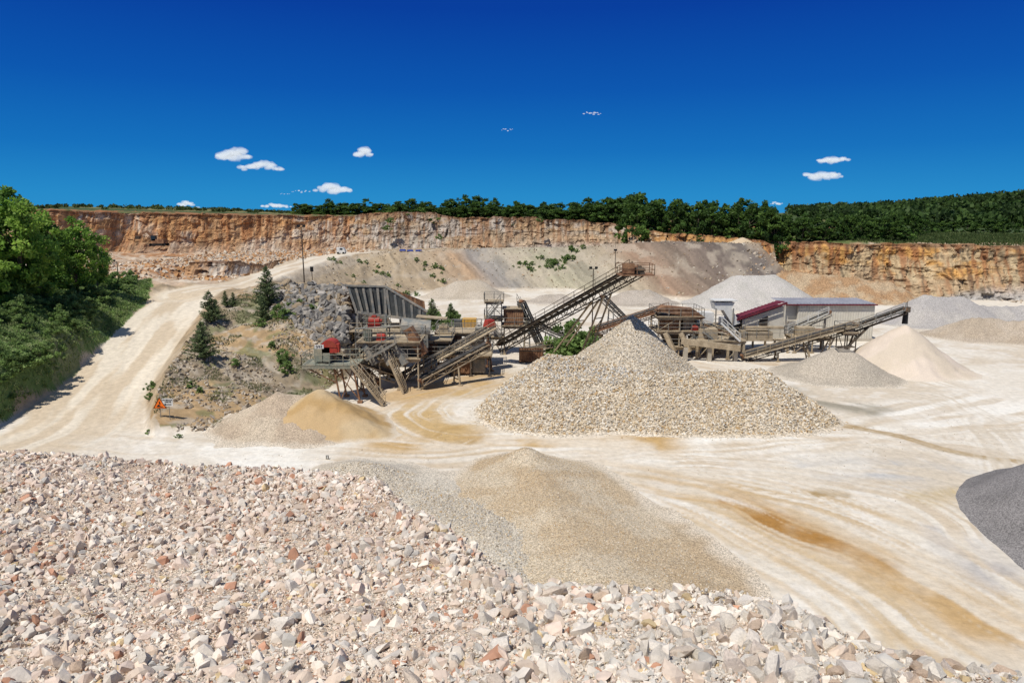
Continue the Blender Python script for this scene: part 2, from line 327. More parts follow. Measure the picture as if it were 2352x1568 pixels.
# ================= CLIFFS =================
def cliff(tops,bases,pal,seed,label,bot=1.5,grey=.8,dk=.6,lift=1.,rk=1.):
    n=len(tops);seg=[0]
    for i in range(n-1):seg.append(seg[-1]+(tops[i+1]-tops[i]).length)
    L=seg[-1];nc=int(L/.32);s=np.linspace(0,L,nc)
    def rs(a):return np.interp(s,seg,a)
    tx=rs([p.x for p in tops]);ty=rs([p.y for p in tops]);tz=rs([p.z for p in tops])
    bx=rs([p.x for p in bases]);by=rs([p.y for p in bases]);bz=rs([p.z for p in bases])-bot
    nrw=60;t=np.linspace(0,1,nrw)[:,None]
    tz=tz+.9*(fbm(s*.12,s*0,3,seed)-.5)*2+.7*(fbm(s*.8,s*0,3,seed+1)-.5)
    X=bx+(tx-bx)*t;Y=by+(ty-by)*t;Z=bz+(tz-bz)*t
    S=np.broadcast_to(s,Z.shape);tt=np.broadcast_to(t,Z.shape)
    wx=S+4.*(fbm(S*.2,Z*.3,4,seed+20)-.5);wz=Z+3.*(fbm(S*.2,Z*.3,4,seed+21)-.5)
    def blk(a,b,k):return h2(np.floor(wx/a).astype(np.int64),np.floor(wz/b+h2(np.floor(wx/a).astype(np.int64),0*np.floor(wx/a).astype(np.int64),k)).astype(np.int64),seed+k)
    b1=blk(2.4,2.6,30);b2=blk(1.0,1.2,31)
    lay=np.floor(Z*.8+3.*fbm(S*.06,Z*.1,3,seed+40)).astype(np.int64);st=h2(lay,lay*0,seed+41)
    dn=-6.0*(fbm(S*.07,Z*.04,4,seed+2)-.5)-rk*(1.4*(b1-.5)+.7*(b2-.5)+1.3*(fbm(S*.6,Z*.35,4,seed+4)-.5))-.4*(st-.5)-1.2*(fbm(S*.4,Z*.06,4,seed+42)-.5)
    dn=dn-2.6*(1-t)**2.2*1.5
    Y=Y+dn
    a=fbm(S*.05,Z*.3,4,seed+5);b=fbm(S*1.3,Z*.14,4,seed+6);c=fbm(S*.2,Z*.35,4,seed+7);e=fbm(S*1.8,Z*.5,4,seed+8);big=fbm(S*.035,Z*.1,4,seed+50)
    cc=np.ones(Z.shape+(3,))*np.array(pal[0])
    cc=mixc(cc,pal[1],sst(.35,.6,tt*.55+a*.9-.22))
    cc=mixc(cc,pal[2],sst(.46,.62,c)*.85)
    cc=mixc(cc,pal[1],sst(.5,.62,big)*.75)
    cc=mixc(cc,pal[3],sst(.46,.62,b)*(.35+.6*tt))
    cc=mixc(cc,pal[3],sst(.6,.7,big)*sst(.4,.6,b)*.8)
    cc=mixc(cc,(.33,.31,.28),(1-sst(.1,.5,tt))*sst(.4,.6,a)*grey)
    cc=mixc(cc,(.2,.1,.05),sst(.9,.96,tt+.06*(b-.5))*.7)
    cc=cc*(.72+.5*b1*.4*rk+.3*(1-rk)+.5*b2*.3+.12*(st-.5)+.1)[...,None]*lift
    cc=mixc(cc,(.06,.045,.032),sst(.55,.68,e)*dk)
    V=np.stack([X,Y,Z],-1)
    cap=V[-1:].copy();cap[...,1]+=5;cap[...,2]-=.15
    V=np.concatenate([V,cap]);cc=np.concatenate([cc,np.ones((1,nc,3))*np.array((.18,.11,.06))])
    i2=np.arange((nrw+1)*nc).reshape(nrw+1,nc)
    q=np.stack([i2[:-1,:-1],i2[:-1,1:],i2[1:,1:],i2[1:,:-1]],-1).reshape(-1,4)
    addobj('quarry_cliff',npmesh('quarry_cliff',V.reshape(-1,3),q,cc.reshape(-1,3)),mCliff,kind='structure',label=label)
och=[(.38,.29,.19),(.42,.23,.085),(.46,.37,.26),(.28,.12,.05)]
gry=[(.38,.33,.26),(.4,.27,.15),(.43,.38,.32),(.28,.15,.075)]
fw=V3(0,-2.5,0)
cliff([p+fw for p in Atop]+[W(820,497,252)+fw],[p+fw for p in Abase]+[W(820,571,250)+fw],[(.48,.36,.24),(.44,.24,.1),(.54,.45,.34),(.33,.15,.06)],11,'pale orange limestone quarry face with rusty strata',grey=.25,dk=.4,lift=1.0,rk=.55)
cliff([W(790,498,250),W(840,488,247.5),W(905,484,245.5)]+[p+fw for p in Btop[1:]]+[W(1480,524,232)],[W(790,572,248),W(840,572,245.5),W(905,572,243.5)]+[p+fw for p in Bbase[1:]]+[W(1480,562,229)],gry,31,'grey and ochre limestone quarry face',dk=.6,rk=.6,lift=.9)
cliff([W(1440,524,216),W(1500,528,208),W(1600,540,199),W(1720,550,189),W(1775,556,180)],[W(1440,560,212),W(1500,560,206),W(1600,560,197),W(1720,560,186),W(1775,600,177)],och,51,'short ochre rock face below the trees')
cliff([Ctop[2]+V3(0,-7,0)]+[p+V3(0,-2.2,0) for p in Ctop[3:]],[V3(Ctop[2].x,Ctop[2].y-7,1)]+[p+V3(0,-1.5,0) for p in Cbase],[(.37,.27,.16),(.44,.24,.075),(.42,.33,.2),(.26,.11,.045)],71,'tall orange brown limestone quarry face',grey=1.,lift=1.05,rk=.75)
cliff([W(425,606,139),W(520,603,141),W(600,604,154),W(640,600,164)],[W(425,642,138.5),W(520,642,138),W(600,628,150),W(640,610,160)],[(.48,.4,.31),(.38,.22,.11),(.52,.46,.38),(.28,.16,.08)],91,'low broken limestone bench face',grey=.4,dk=.4)

# ================= STONES =================
def hull(n,seed,fl=.75):
    r=random.Random(seed);import bmesh
    bm=bmesh.new()
    for i in range(n):
        v=Vector((r.gauss(0,1),r.gauss(0,1),r.gauss(0,1))).normalized()*r.uniform(.75,1.15)
        bm.verts.new((v.x*1.1,v.y*.8,v.z*fl))
    bmesh.ops.convex_hull(bm,input=bm.verts)
    loose=[v for v in bm.verts if not v.link_faces]
    for v in loose:bm.verts.remove(v)
    bmesh.ops.triangulate(bm,faces=bm.faces)
    bm.verts.index_update()
    V=np.array([v.co[:] for v in bm.verts]);Fc=np.array([[v.index for v in f.verts] for f in bm.faces]);bm.free();return V,Fc
H8=[hull(9,i) for i in range(8)];H14=[hull(18,50+i,.7) for i in range(8)]
def stonesmesh(name,P,S,cols,variants,tilt=1.):
    n=len(P);k=rng.integers(0,len(variants),n);VV=[];FF=[];CC=[];off=0
    q=rng.normal(size=(n,4));q/=np.linalg.norm(q,axis=1)[:,None];w,x,y,z=q.T
    Rm=np.stack([1-2*(y*y+z*z),2*(x*y-w*z),2*(x*z+w*y),2*(x*y+w*z),1-2*(x*x+z*z),2*(y*z-w*x),2*(x*z-w*y),2*(y*z+w*x),1-2*(x*x+y*y)],-1).reshape(n,3,3)
    sc=S[:,None]*rng.uniform(.6,1.3,(n,3))
    for i,(V,Fc) in enumerate(variants):
        m=k==i;c=m.sum()
        if c==0:continue
        v=V[None]*sc[m][:,None,:];v=np.einsum('nij,nvj->nvi',Rm[m],v)+P[m][:,None,:]
        VV.append(v.reshape(-1,3));FF.append((Fc[None]+(np.arange(c)*len(V))[:,None,None]+off).reshape(-1,3));off+=c*len(V)
        CC.append(np.repeat(cols[m],len(V),0))
    return npmesh(name,np.concatenate(VV),np.concatenate(FF),np.concatenate(CC))
def pal(n,cols,w):
    w=np.array(w,float);w/=w.sum();c=np.array(cols)[rng.choice(len(cols),n,p=w)]
    return np.clip(c*rng.uniform(.84,1.12,(n,1)),0,.85)
edge=[W(p[0],p[1],p[2]) for p in [(-500,1000,38),(-200,1010,34),(0,1028,31),(180,1042,30),(340,1058,29),(640,1070,27.5),(850,1103,24),(950,1180,20),(1100,1255,17.5),(1200,1332,15.3),(1560,1366,14),(1750,1374,13.2),(1830,1402,12.6),(2060,1484,11),(2330,1562,9.6)]]
edge+= [V3(10.5,5,12.6),V3(12,-2,12.8),V3(12,-8,12.8)]
ins=[W(0,1568,10.5),W(600,1568,9.6),W(1176,1568,9.2),W(1800,1568,8.8),W(300,1300,17),W(900,1350,14.5),V3(0,0,14.4),V3(-20,2,14),V3(7,0,13.6),V3(-30,15,11.5),V3(0,-8,15),V3(-30,-8,14)]
PP=np.array([p[:] for p in edge+ins]);n=len(PP)
def tps(r):return np.where(r>0,r*r*np.log(r+1e-9),0)
D=np.hypot(PP[:,0][:,None]-PP[:,0],PP[:,1][:,None]-PP[:,1]);K=tps(D)+np.eye(n)*.5
Pm=np.c_[np.ones(n),PP[:,:2]];Am=np.block([[K,Pm],[Pm.T,np.zeros((3,3))]]);sol=np.linalg.solve(Am,np.r_[PP[:,2],0,0,0])
fpoly=[(p.x,p.y) for p in edge]+[(-60,-8)]+[(-60,38)]
el=[]
for a,b in zip(edge[:-1],edge[1:]):
    for k in range(12):el.append(a.lerp(b,k/12))
EL=np.array([p[:] for p in el])
def tpe(x,y):
    z=sol[n]+sol[n+1]*x+sol[n+2]*y
    for i in range(n):z=z+sol[i]*tps(np.hypot(x-PP[i,0],y-PP[i,1]))
    return z
def fg(x,y):
    x=np.asarray(x,float);y=np.asarray(y,float);sh=x.shape;x=x.ravel();y=y.ravel()
    z=np.empty(len(x));i=inpoly(x,y,fpoly);z[i]=tpe(x[i],y[i])
    o=~i
    if o.any():
        dd=np.hypot(x[o][:,None]-EL[:,0],y[o][:,None]-EL[:,1]);k=dd.argmin(1);m=dd[np.arange(len(k)),k]
        z[o]=tpe(EL[k,0],EL[k,1])-1.35*m
    z=z+.34*(fbm(x*.45,y*.45,4,200)-.5)*2+.16*(fbm(x*2,y*2,3,201)-.5)
    return z.reshape(sh)
xs=np.arange(-60,32,.28);ys=np.arange(-8,54,.28);X,Y=np.meshgrid(xs,ys);Z=fg(X,Y);Z=np.maximum(Z,-.6)
ii=np.arange(X.size).reshape(X.shape);q=np.stack([ii[:-1,:-1],ii[:-1,1:],ii[1:,1:],ii[1:,:-1]],-1).reshape(-1,4)
keep=(Z.ravel()[q].max(1)>-.5);q=q[keep]
cc=np.ones(X.shape+(3,))*np.array((.52,.41,.31));cc=mixc(cc,(.56,.48,.38),sst(.4,.6,fbm(X*.4,Y*.4,4,210)))
cc=mixc(cc,(.48,.36,.26),sst(.55,.7,fbm(X*.8,Y*.8,4,211)))
me=npmesh('rubble_heap',np.stack([X,Y,Z],-1).reshape(-1,3),q,cc.reshape(-1,3),True)
mFg=M('rubble_fines',attr=True,bump=.03,bscale=9,var=.25,vor=26)
addobj('rubble_heap',me,mFg,kind='structure',label='heap of fine pinkish limestone rubble')
def fgsamp(n,dmin,dmax,p,nz=0.,edgeb=0.):
    out=[]
    while sum(len(o) for o in out)<n:
        u=rng.random(n*2)
        d=dmin*(dmax/dmin)**u if p==1 else np.sqrt(dmin**2+u*(dmax**2-dmin**2))
        a=np.radians(rng.uniform(-46,46,n*2));x=d*np.sin(a);y=d*np.cos(a)
        k=inpoly(x,y,fpoly)|inpoly(x*.96,y*.96,fpoly)
        if nz:k&=rng.random(n*2)<(1-nz)+nz*sst(.42,.58,fbm(x*.45,y*.45,4,230))
        out.append(np.c_[x[k],y[k]])
    return np.concatenate(out)[:n]
fc=[(.66,.59,.5),(.61,.49,.4),(.46,.25,.16),(.55,.42,.24),(.49,.455,.4),(.58,.47,.37)]
def fcol(xy):
    n=len(xy);a=pal(n,fc,[40,25,5,2,7,24]);b=pal(n,fc,[46,4,1,5,32,12])
    r=sst(-3,5,xy[:,0])[:,None];m=(rng.random((n,1))<r)
    c=np.where(m,b,a);t=.88+.24*fbm(xy[:,0]*.4,xy[:,1]*.4,3,222);return c*t[:,None]
for nm,nn,lo,hi,hv,pp,nz in (('rubble_fines',115000,.015,.045,H8,1,0),('rubble_stones',23000,.04,.115,H8,1,.5),('limestone_blocks',3700,.1,.23,H14,2,.6)):
    xy=fgsamp(nn,6.5,42,pp,nz);d=np.hypot(xy[:,0],xy[:,1])
    s=(lo+(hi-lo)*rng.random(nn)**2.)*(np.clip(d/14,.9,1.6) if nm!='limestone_blocks' else 1)
    z=fg(xy[:,0],xy[:,1])+s*.18
    addobj(nm,stonesmesh(nm,np.c_[xy,z],s,fcol(xy),hv),mStone,kind='stuff',label='broken white and pinkish limestone covering the heap')
rmesh=[]
for i,(V,Fc) in enumerate(H14):
    m_=npmesh('limestone_rock',V,Fc);m_.materials.append(mRock);rmesh.append(m_)
xy=fgsamp(110,7,24,2,.7)
ex=[]
for k in range(185):
    a=EL[rng.integers(12*8,12*14)];f=rng.uniform(.68,.99)**1.;ex.append((a[0]*f+rng.normal()*.3,a[1]*f+rng.normal()*.15))
xy=np.concatenate([xy,np.array(ex)]);z=fg(xy[:,0],xy[:,1])
for i in range(295):
    s=random.uniform(.12,.24)
    o=addobj('limestone_rock',rmesh[i%8],None,label='angular pale limestone rock lying on the rubble heap',cat='rock',group='larger rocks on the rubble heap')
    o.location=(xy[i,0],xy[i,1],z[i]+s*.3);o.scale=(s*random.uniform(.8,1.3),s,s*random.uniform(.7,1));o.rotation_euler=[random.uniform(0,6.28) for _ in range(3)]

# ================= PILES =================
def pile(label,ridges,mat,c1,c2,res=.3,slope=.7,rough=.12,group=None,seed=0,name='gravel_pile',c3=None,clip=None,soft=.95,wobk=.25,fade=.18):
    xs_=[p.x for r in ridges for p in r[:2]];ys_=[p.y for r in ridges for p in r[:2]]
    mg=max(p.z/(r[2] if len(r)>2 else slope) for r in ridges for p in r[:2])+2
    if clip:mg=min(mg,clip)
    xs=np.arange(min(xs_)-mg,max(xs_)+mg,res);ys=np.arange(min(ys_)-mg,max(ys_)+mg,res)
    X,Y=np.meshgrid(xs,ys)
    def hf(X,Y):
        Z=None
        wob=(fbm(X*.22,Y*.22,3,300+seed)-.5)
        for r in ridges:
            a,b=r[0],r[1];s_=r[2] if len(r)>2 else slope
            L2=max((b.x-a.x)**2+(b.y-a.y)**2,1e-6);t=np.clip(((X-a.x)*(b.x-a.x)+(Y-a.y)*(b.y-a.y))/L2,0,1)
            d=np.hypot(X-(a.x+t*(b.x-a.x)),Y-(a.y+t*(b.y-a.y)))
            h=a.z+t*(b.z-a.z)-s_*(np.sqrt(d*d+.16)-.4)*(1+wobk*wob)
            if Z is None:Z=h
            else:
                k=.35;Z=np.maximum(Z,h)+k*np.exp(-np.abs(Z-h)/k)*.5
        return Z+rough*(fbm(X*1.1,Y*1.1,4,310+seed)-.5)*2
    Z=hf(X,Y);g=HG(X.ravel(),Y.ravel()).reshape(X.shape)
    s3=soft/.95
    Z=np.where(Z<g+.6*s3,g-.35*s3+soft*np.exp((Z-g-.6*s3)/(1.3*s3)),Z)
    ii=np.arange(X.size).reshape(X.shape);q=np.stack([ii[:-1,:-1],ii[:-1,1:],ii[1:,1:],ii[1:,:-1]],-1).reshape(-1,4)
    keep=((Z-g).ravel()[q].max(1)>-.12);q=q[keep]
    used=np.unique(q);mp=np.full(X.size,-1);mp[used]=np.arange(len(used));q=mp[q]
    cc=np.ones(X.shape+(3,))*np.array(c1);cc=mixc(cc,c2,sst(.4,.62,fbm(X*.35,Y*.35,4,320+seed)))
    if c3:cc=mixc(cc,c3,sst(.5,.62,fbm(X*.15,Y*.15,4,330+seed)))
    if fade:
        gd=np.where(g[...,None]<1.,np.array((.57,.5,.4)),np.array(c1))
        mf=(1-sst(.0,fade,Z-g+fade*.8*(fbm(X*.8,Y*.8,4,350+seed)-.5)))*.85
        cc=cc*(1-mf[...,None])+gd*mf[...,None]
    V=np.stack([X,Y,Z],-1).reshape(-1,3)[used];c=cc.reshape(-1,3)[used]
    o=V.mean(0);o[2]=0
    ob=addobj(name,npmesh(name,V-o,q,c,True),mat,label=label,cat='gravel pile',group=group,loc=o)
    return hf,ob
mG1=M('gravel_mid',attr=True,bump=.05,vor=7,bscale=4,var=.15)
mG2=M('gravel_fine',attr=True,bump=.02,vor=16,bscale=5,var=.12)
mSand=M('sand_fine',attr=True,bump=.02,bscale=9,var=.16)
bigR=[(W(1455,725,79),W(1455,727,79),.9),(W(1262,816,67.5),W(1335,822,67.5),.8),(W(1335,822,67.5),W(1480,856,65.8),.78),(W(1480,856,65.8),W(1620,856,65.8),.78),(W(1620,856,65.8),W(1752,852,65.8),.8),(W(1752,852,65.8),W(1845,912,65),.7)]
bigf,_=pile('large low pile of coarse cream crushed stone',bigR[1:],mG1,(.44,.36,.25),(.5,.43,.33),.25,seed=1,soft=.4,rough=.22)
conef,_=pile('tall cone of crushed stone below the conveyor head',[bigR[0]],mG1,(.4,.34,.25),(.46,.4,.31),.25,seed=21,soft=.4)
def cover(name,hf,x0,x1,y0,y1,n,lo,hi,cols,w,lab,hv=H8,extra=None):
    x=rng.uniform(x0,x1,n);y=rng.uniform(y0,y1,n);z=hf(x,y);g=tin(x,y);k=(z>g+.1)
    if extra is not None:k&=extra(x,y)
    x,y,z=x[k],y[k],z[k];s=rng.uniform(lo,hi,len(x))
    addobj(name,stonesmesh(name,np.c_[x,y,z+s*.2],s,pal(len(x),cols,w),hv),mStone,kind='stuff',label=lab)
gcols=[(.58,.51,.4),(.52,.42,.28),(.38,.33,.26),(.42,.29,.15),(.62,.57,.48)]
cover('crushed_stone',bigf,-6,34,56,74,44000,.07,.2,gcols,[30,25,14,10,21],'coarse cream crushed stone covering the low pile')
cover('crushed_stone',conef,0,27,66,92,32000,.06,.13,gcols+[(.45,.43,.39)],[26,20,18,7,16,14],'crushed stone covering the cone below the conveyor')
cover('grey_crushed_stone',bigf,-2,13,62,71,2800,.09,.17,[(.5,.49,.46),(.42,.41,.39)],[1,1],'band of grey crushed stone along the pile top',extra=lambda x,y:np.abs(y-66.4+.1*x+1.5*(fbm(x*.3,y*.3,3,6)-.5))<.9)
def skirt(name,hf,x0,x1,y0,y1,n,lo,hi,cols,lab,up=.35,dn=.9):
    x=rng.uniform(x0,x1,n);y=rng.uniform(y0,y1,n);h=hf(x,y)-tin(x,y);k=(h<up)&(h>-dn)&(rng.random(n)<np.clip(.75+h/dn*.75,0,1));x,y=x[k],y[k];z=HG(x,y);s=rng.uniform(lo,hi,len(x))*rng.uniform(.5,1,len(x))
    addobj(name,stonesmesh(name,np.c_[x,y,z],s,pal(len(x),cols,[1]*len(cols)),H8),mStone,kind='stuff',label=lab)
skirt('pile_skirt_stones',bigf,-8,36,54,76,9000,.05,.15,gcols,'scattered stones around the foot of the low pile',.4,1.1)
pile('golden ochre sand ridge sloping beneath the sorting plant',[(W(735,898,63.5),W(735,898,63.5),.66),(W(735,898,63.5),W(800,943,61.8),.6),(W(800,943,61.8),W(876,995,59.6),.5)],mSand,(.38,.25,.11),(.43,.3,.155),.18,rough=.22,seed=2,c3=(.45,.34,.2),soft=.6)
pile('raised pile of greyish beige gravel beside ochre sand',[(W(635,908,64),W(690,906,64.5),.58),(W(590,935,63.5),W(635,908,64),.5),(W(605,955,61.5),W(720,978,60),.36)],mG2,(.4,.315,.225),(.46,.38,.28),.2,seed=3,rough=.25,soft=.6)
pile('pale cream sand cone under the long conveyor head',[(W(2080,747,89),W(2080,747,89),.75),(W(2080,752,89),W(2010,800,90),.75),(W(2085,760,88),W(2160,850,84),.65)],mSand,(.58,.49,.395),(.52,.44,.34),.25,rough=.2,seed=4)
pile('grey beige fine gravel cone on the yard',[(W(1925,797,84.5),W(1925,797,84.5),.62),(W(1890,812,84),W(1950,805,84),.6)],mG2,(.41,.355,.28),(.36,.315,.25),.22,seed=5)
pile('large pale grey gravel pile behind the sheds',[(W(1690,632,155),W(1780,632,155),.62),(W(1780,632,155),W(1870,690,150),.6)],mG2,(.42,.395,.35),(.45,.42,.38),.6,seed=6,rough=.3)
pile('broad grey gravel pile at the yard edge',[(W(2125,678,128),W(2210,682,128),.62),(W(2230,702,128),W(2600,704,128),.6)],mG2,(.36,.335,.31),(.4,.37,.33),.5,seed=7,rough=.35)
pile('low brown beige gravel pile with rounded tops',[(W(2235,730,112),W(2290,730,112),.6),(W(2180,745,113),W(2235,735,113),.6),(W(2330,735,110),W(2420,738,108),.6)],mG2,(.37,.3,.22),(.41,.34,.26),.4,seed=8,rough=.35)
pile('small beige gravel piles at the slope foot',[(W(1050,645,172),W(1100,642,172),.6),(W(1010,660,170),W(1040,655,172),.6)],mG2,(.4,.34,.26),(.44,.38,.3),.5,seed=9,rough=.25)
pile('low grey beige gravel heaps at the slope foot',[(W(1440,668,158),W(1490,665,158),.5),(W(1250,676,160),W(1290,675,160),.5)],mG2,(.36,.31,.25),(.4,.35,.29),.5,seed=10,rough=.25)
pile('small sandy cone standing on the upper bench',[(W(1705,545,189),W(1705,545,189),.5)],mSand,(.5,.39,.26),(.5,.4,.27),.4,seed=11,clip=3.8,soft=.4,fade=0)
pile('orange brown scree heap below the tall rock face',[(W(1815,625,168),W(1900,632,166),.55),(W(1900,632,166),W(2040,648,162),.55),(W(2040,650,162),W(2110,690,158),.55)],mG1,(.34,.21,.11),(.4,.3,.19),.5,rough=.7,seed=12)
pile('dark grey chippings pile at the yard side',[(V3(42.7,38.9,8.6),V3(40.0,22,8.6),.7)],mG2,(.18,.168,.16),(.22,.205,.195),.2,seed=13,rough=.06,wobk=.03,fade=0,soft=.4)
pile('rusty orange broken rock heap on the upper bench',[(W(285,604,150),W(340,608,146),.6),(W(340,608,146),W(430,648,138),.55)],mG1,(.4,.21,.09),(.46,.31,.18),.5,rough=.6,seed=14,fade=0)
def rock_scatter(name,x0,x1,y0,y1,n,lo,hi,cols,lab,add=.0,cond=None):
    x=rng.uniform(x0,x1,n);y=rng.uniform(y0,y1,n)
    if cond is not None:k=cond(x,y);x,y=x[k],y[k]
    z=HG(x,y)+add;s=rng.uniform(lo,hi,len(x))*rng.uniform(.5,1,len(x))
    addobj(name,stonesmesh(name,np.c_[x,y,z],s,pal(len(x),cols,[1]*len(cols)),H8),mStone,kind='stuff',label=lab)
ff,_=pile('tan gravel fan with a small pointed top',[(W(1208,1029,50.5),W(1212,1033,50.4),.6),(V3(1.9,47.5,1.35),V3(2.9,41,1.05),.24),(V3(2.9,41,1.05),V3(4.3,33,1.2),.18),(V3(4.3,33,1.2),V3(5.5,25,1.3),.17)],mG2,(.43,.335,.22),(.48,.4,.29),.2,seed=15,soft=.35,rough=.07,c3=(.41,.31,.195),fade=.12)
ff2,_=pile('low flat heap of greyish coarse gravel',[(W(800,1062,50),W(850,1066,49),.4),(V3(-7,44,.6),V3(-1,38,.75),.14),(V3(-1,38,.75),V3(1.5,27,1.),.14)],mG2,(.44,.385,.305),(.49,.44,.36),.25,rough=.15,seed=16,soft=.4,fade=.15)
cover('loose_gravel',ff2,-14,8,24,50,36000,.03,.085,gcols+[(.44,.42,.38)],[30,14,16,4,22,24],'coarse greyish gravel lying over the low heap')
cover('loose_chippings',ff,-4,14,24,54,26000,.02,.055,gcols,[26,30,16,18,10],'fine tan chippings lying over the fan')
skirt('fan_edge_gravel',ff,-6,20,26,56,9000,.02,.06,[(.46,.42,.36),(.5,.42,.3),(.56,.5,.42)],'loose gravel fading out from the fan onto the yard',.15,.2)
skirt('fan_edge_gravel',ff2,-20,8,26,58,9000,.02,.07,[(.46,.42,.36),(.5,.44,.34),(.56,.5,.42)],'loose gravel fading out from the low heap',.2,.2)
rock_scatter('bench_rubble',-95,-45,128,240,7500,.2,.9,[(.46,.34,.23),(.42,.23,.1),(.52,.45,.35)],'loose orange broken rock on the upper bench',cond=lambda x,y:(polydist(x,y,rampC)[0]>6)&(tin(x,y)<14))
rock_scatter('cliff_foot_rubble',60,170,150,176,2600,.2,1.0,[(.36,.24,.14),(.45,.38,.29),(.3,.27,.23)],'broken rock along the foot of the tall face',cond=lambda x,y:(fbm(x*.08,y*.08,2,5)>.42)&(y>158))
rock_scatter('spoil_rocks',-45,72,150,222,3500,.15,.55,[(.36,.29,.2),(.3,.22,.14),(.45,.4,.32)],'loose rocks on the spoil slope',cond=lambda x,y:(tin(x,y)>.5)&(polydist(x,y,rampC)[0]>6))
wp=[W(590,680,101),W(640,655,99.5),W(800,658,94.6),W(822,700,89),W(815,790,84),W(760,790,82.5),W(680,740,86),W(630,720,91)]
wpoly=[(p.x,p.y) for p in wp]
x=rng.uniform(-48,-18,6200);y=rng.uniform(80,104,6200);k=inpoly(x,y,wpoly);x=x[k][:1100];y=y[k][:1100];z=HG(x,y);s=rng.uniform(.15,.85,len(x))
addobj('boulder_wall',stonesmesh('boulder_wall',np.c_[x,y,z+.1],s,pal(len(x),[(.17,.16,.145),(.25,.225,.19),(.33,.3,.26),(.26,.2,.13)],[4,3,2,2.5]),H14),mStone,kind='stuff',label='stacked grey boulders holding up the loading bank')
rock_scatter('slope_stones',-42,-18,58,88,6500,.06,.4,[(.36,.3,.23),(.43,.37,.29),(.26,.2,.13)],'loose stones scattered on the embankment slope',cond=lambda x,y:inpoly(x,y,emb)&(fbm(x*.25,y*.25,3,8)>.42))
rock_scatter('yard_pebbles',-25,45,45,100,5000,.03,.09,[(.42,.34,.24),(.5,.44,.35),(.3,.24,.16)],'scattered pebbles on the yard floor',cond=lambda x,y:(tin(x,y)<.2)&(fbm(x*.12,y*.12,3,18)>.5))

# ================= BUILDER =================
class B:
    def __init__(s):s.v=[];s.f=[]
    def add(s,vs,fs):
        o=len(s.v);s.v+= [Vector(v) for v in vs];s.f+=[[o+i for i in f] for f in fs]
    def beam(s,p,q,w=.1,h=None,up=Vector((0,0,1))):
        p=Vector(p);q=Vector(q);h=h or w;d=(q-p)
        if d.length<1e-5:return s
        d.normalize();a=d.cross(up)
        if a.length<1e-3:a=d.cross(Vector((1,0,0)))
        a.normalize();b=a.cross(d);a=a*w/2;b=b*h/2
        s.add([p-a-b,p+a-b,p+a+b,p-a+b,q-a-b,q+a-b,q+a+b,q-a+b],[(0,3,2,1),(4,5,6,7),(0,1,5,4),(1,2,6,5),(2,3,7,6),(3,0,4,7)]);return s
    def box(s,c,sz,rz=0.,taper=1.):
        c=Vector(c);x,y,z=[k/2 for k in sz];R=Matrix.Rotation(rz,3,'Z')
        vs=[]
        for zz,t in ((-z,1),(z,taper)):
            for xx,yy in((-x,-y),(x,-y),(x,y),(-x,y)):vs.append(c+R@Vector((xx*t,yy*t,zz)))
        s.add(vs,[(0,3,2,1),(4,5,6,7),(0,1,5,4),(1,2,6,5),(2,3,7,6),(3,0,4,7)]);return s
    def cyl(s,p,q,r,n=10,r2=None):
        p=Vector(p);q=Vector(q);r2=r if r2 is None else r2;d=(q-p).normalized();a=d.cross(Vector((0,0,1)))
        if a.length<1e-3:a=Vector((1,0,0))
        a.normalize();b=d.cross(a);vs=[]
        for c,k in((p,r),(q,r2)):
            for i in range(n):
                t=6.28318*i/n;vs.append(c+a*math.cos(t)*k+b*math.sin(t)*k)
        s.add(vs,[(i,(i+1)%n,n+(i+1)%n,n+i) for i in range(n)]+[tuple(range(n))[::-1],tuple(range(n,2*n))]);return s
    def poly(s,pts,th=Vector((0,.06,0))):
        n=len(pts);vs=[Vector(p) for p in pts]+[Vector(p)+th for p in pts]
        s.add(vs,[tuple(range(n)),tuple(range(n,2*n))[::-1]]+[(i,n+i,n+(i+1)%n,(i+1)%n) for i in range(n)]);return s
    def corr(s,a,b,c,d,n,dep):
        a,b,c,d=map(Vector,(a,b,c,d));nn=(b-a).cross(d-a).normalized();vs=[]
        for i in range(2*n+1):
            t=i/(2*n);o=nn*(dep if (i//1)%2 else 0);vs+=[a.lerp(b,t)+o,d.lerp(c,t)+o]
        s.add(vs,[(2*i,2*i+2,2*i+3,2*i+1) for i in range(2*n)]);return s
    def rail(s,p,q,h=1.1,w=.06,st=1.6):
        p=Vector(p);q=Vector(q);n=max(1,round((q-p).length/st));Z=Vector((0,0,1))
        for i in range(n+1):
            a=p.lerp(q,i/n);s.beam(a,a+Z*h,w)
        s.beam(p+Z*h,q+Z*h,w);s.beam(p+Z*h*.5,q+Z*h*.5,w*.8);return s
    def obj(s,name,mat,parent,label=None):
        o0=Vector(parent.location)
        me=bpy.data.meshes.new(name);me.from_pydata([v-o0 for v in s.v],[],s.f);me.update()
        return addobj(name,me,mat,label=label,parent=parent)
def thing(name,label,cat,loc,group=None):
    o=bpy.data.objects.new(name,None);COL.objects.link(o);o.location=loc;o.empty_display_size=.5
    o['label']=label;o['category']=cat
    if group:o['group']=group
    return o
Z1=Vector((0,0,1))
def stairs(par,p,q,w=.8,mat=None):
    p=Vector(p);q=Vector(q);d=(q-p);hd=Vector((d.x,d.y,0)).normalized();sd=hd.cross(Z1);b=B()
    for k in(-1,1):
        b.beam(p+sd*w/2*k,q+sd*w/2*k,.06,.25);b.rail(p+sd*w/2*k,q+sd*w/2*k,1.0,.05,1.4)
    n=max(3,int(abs(d.z)/.22))
    for i in range(n+1):b.beam(p.lerp(q,i/n)-sd*w/2,p.lerp(q,i/n)+sd*w/2,.25,.04)
    b.obj('staircase',mat or mSteelT,par)
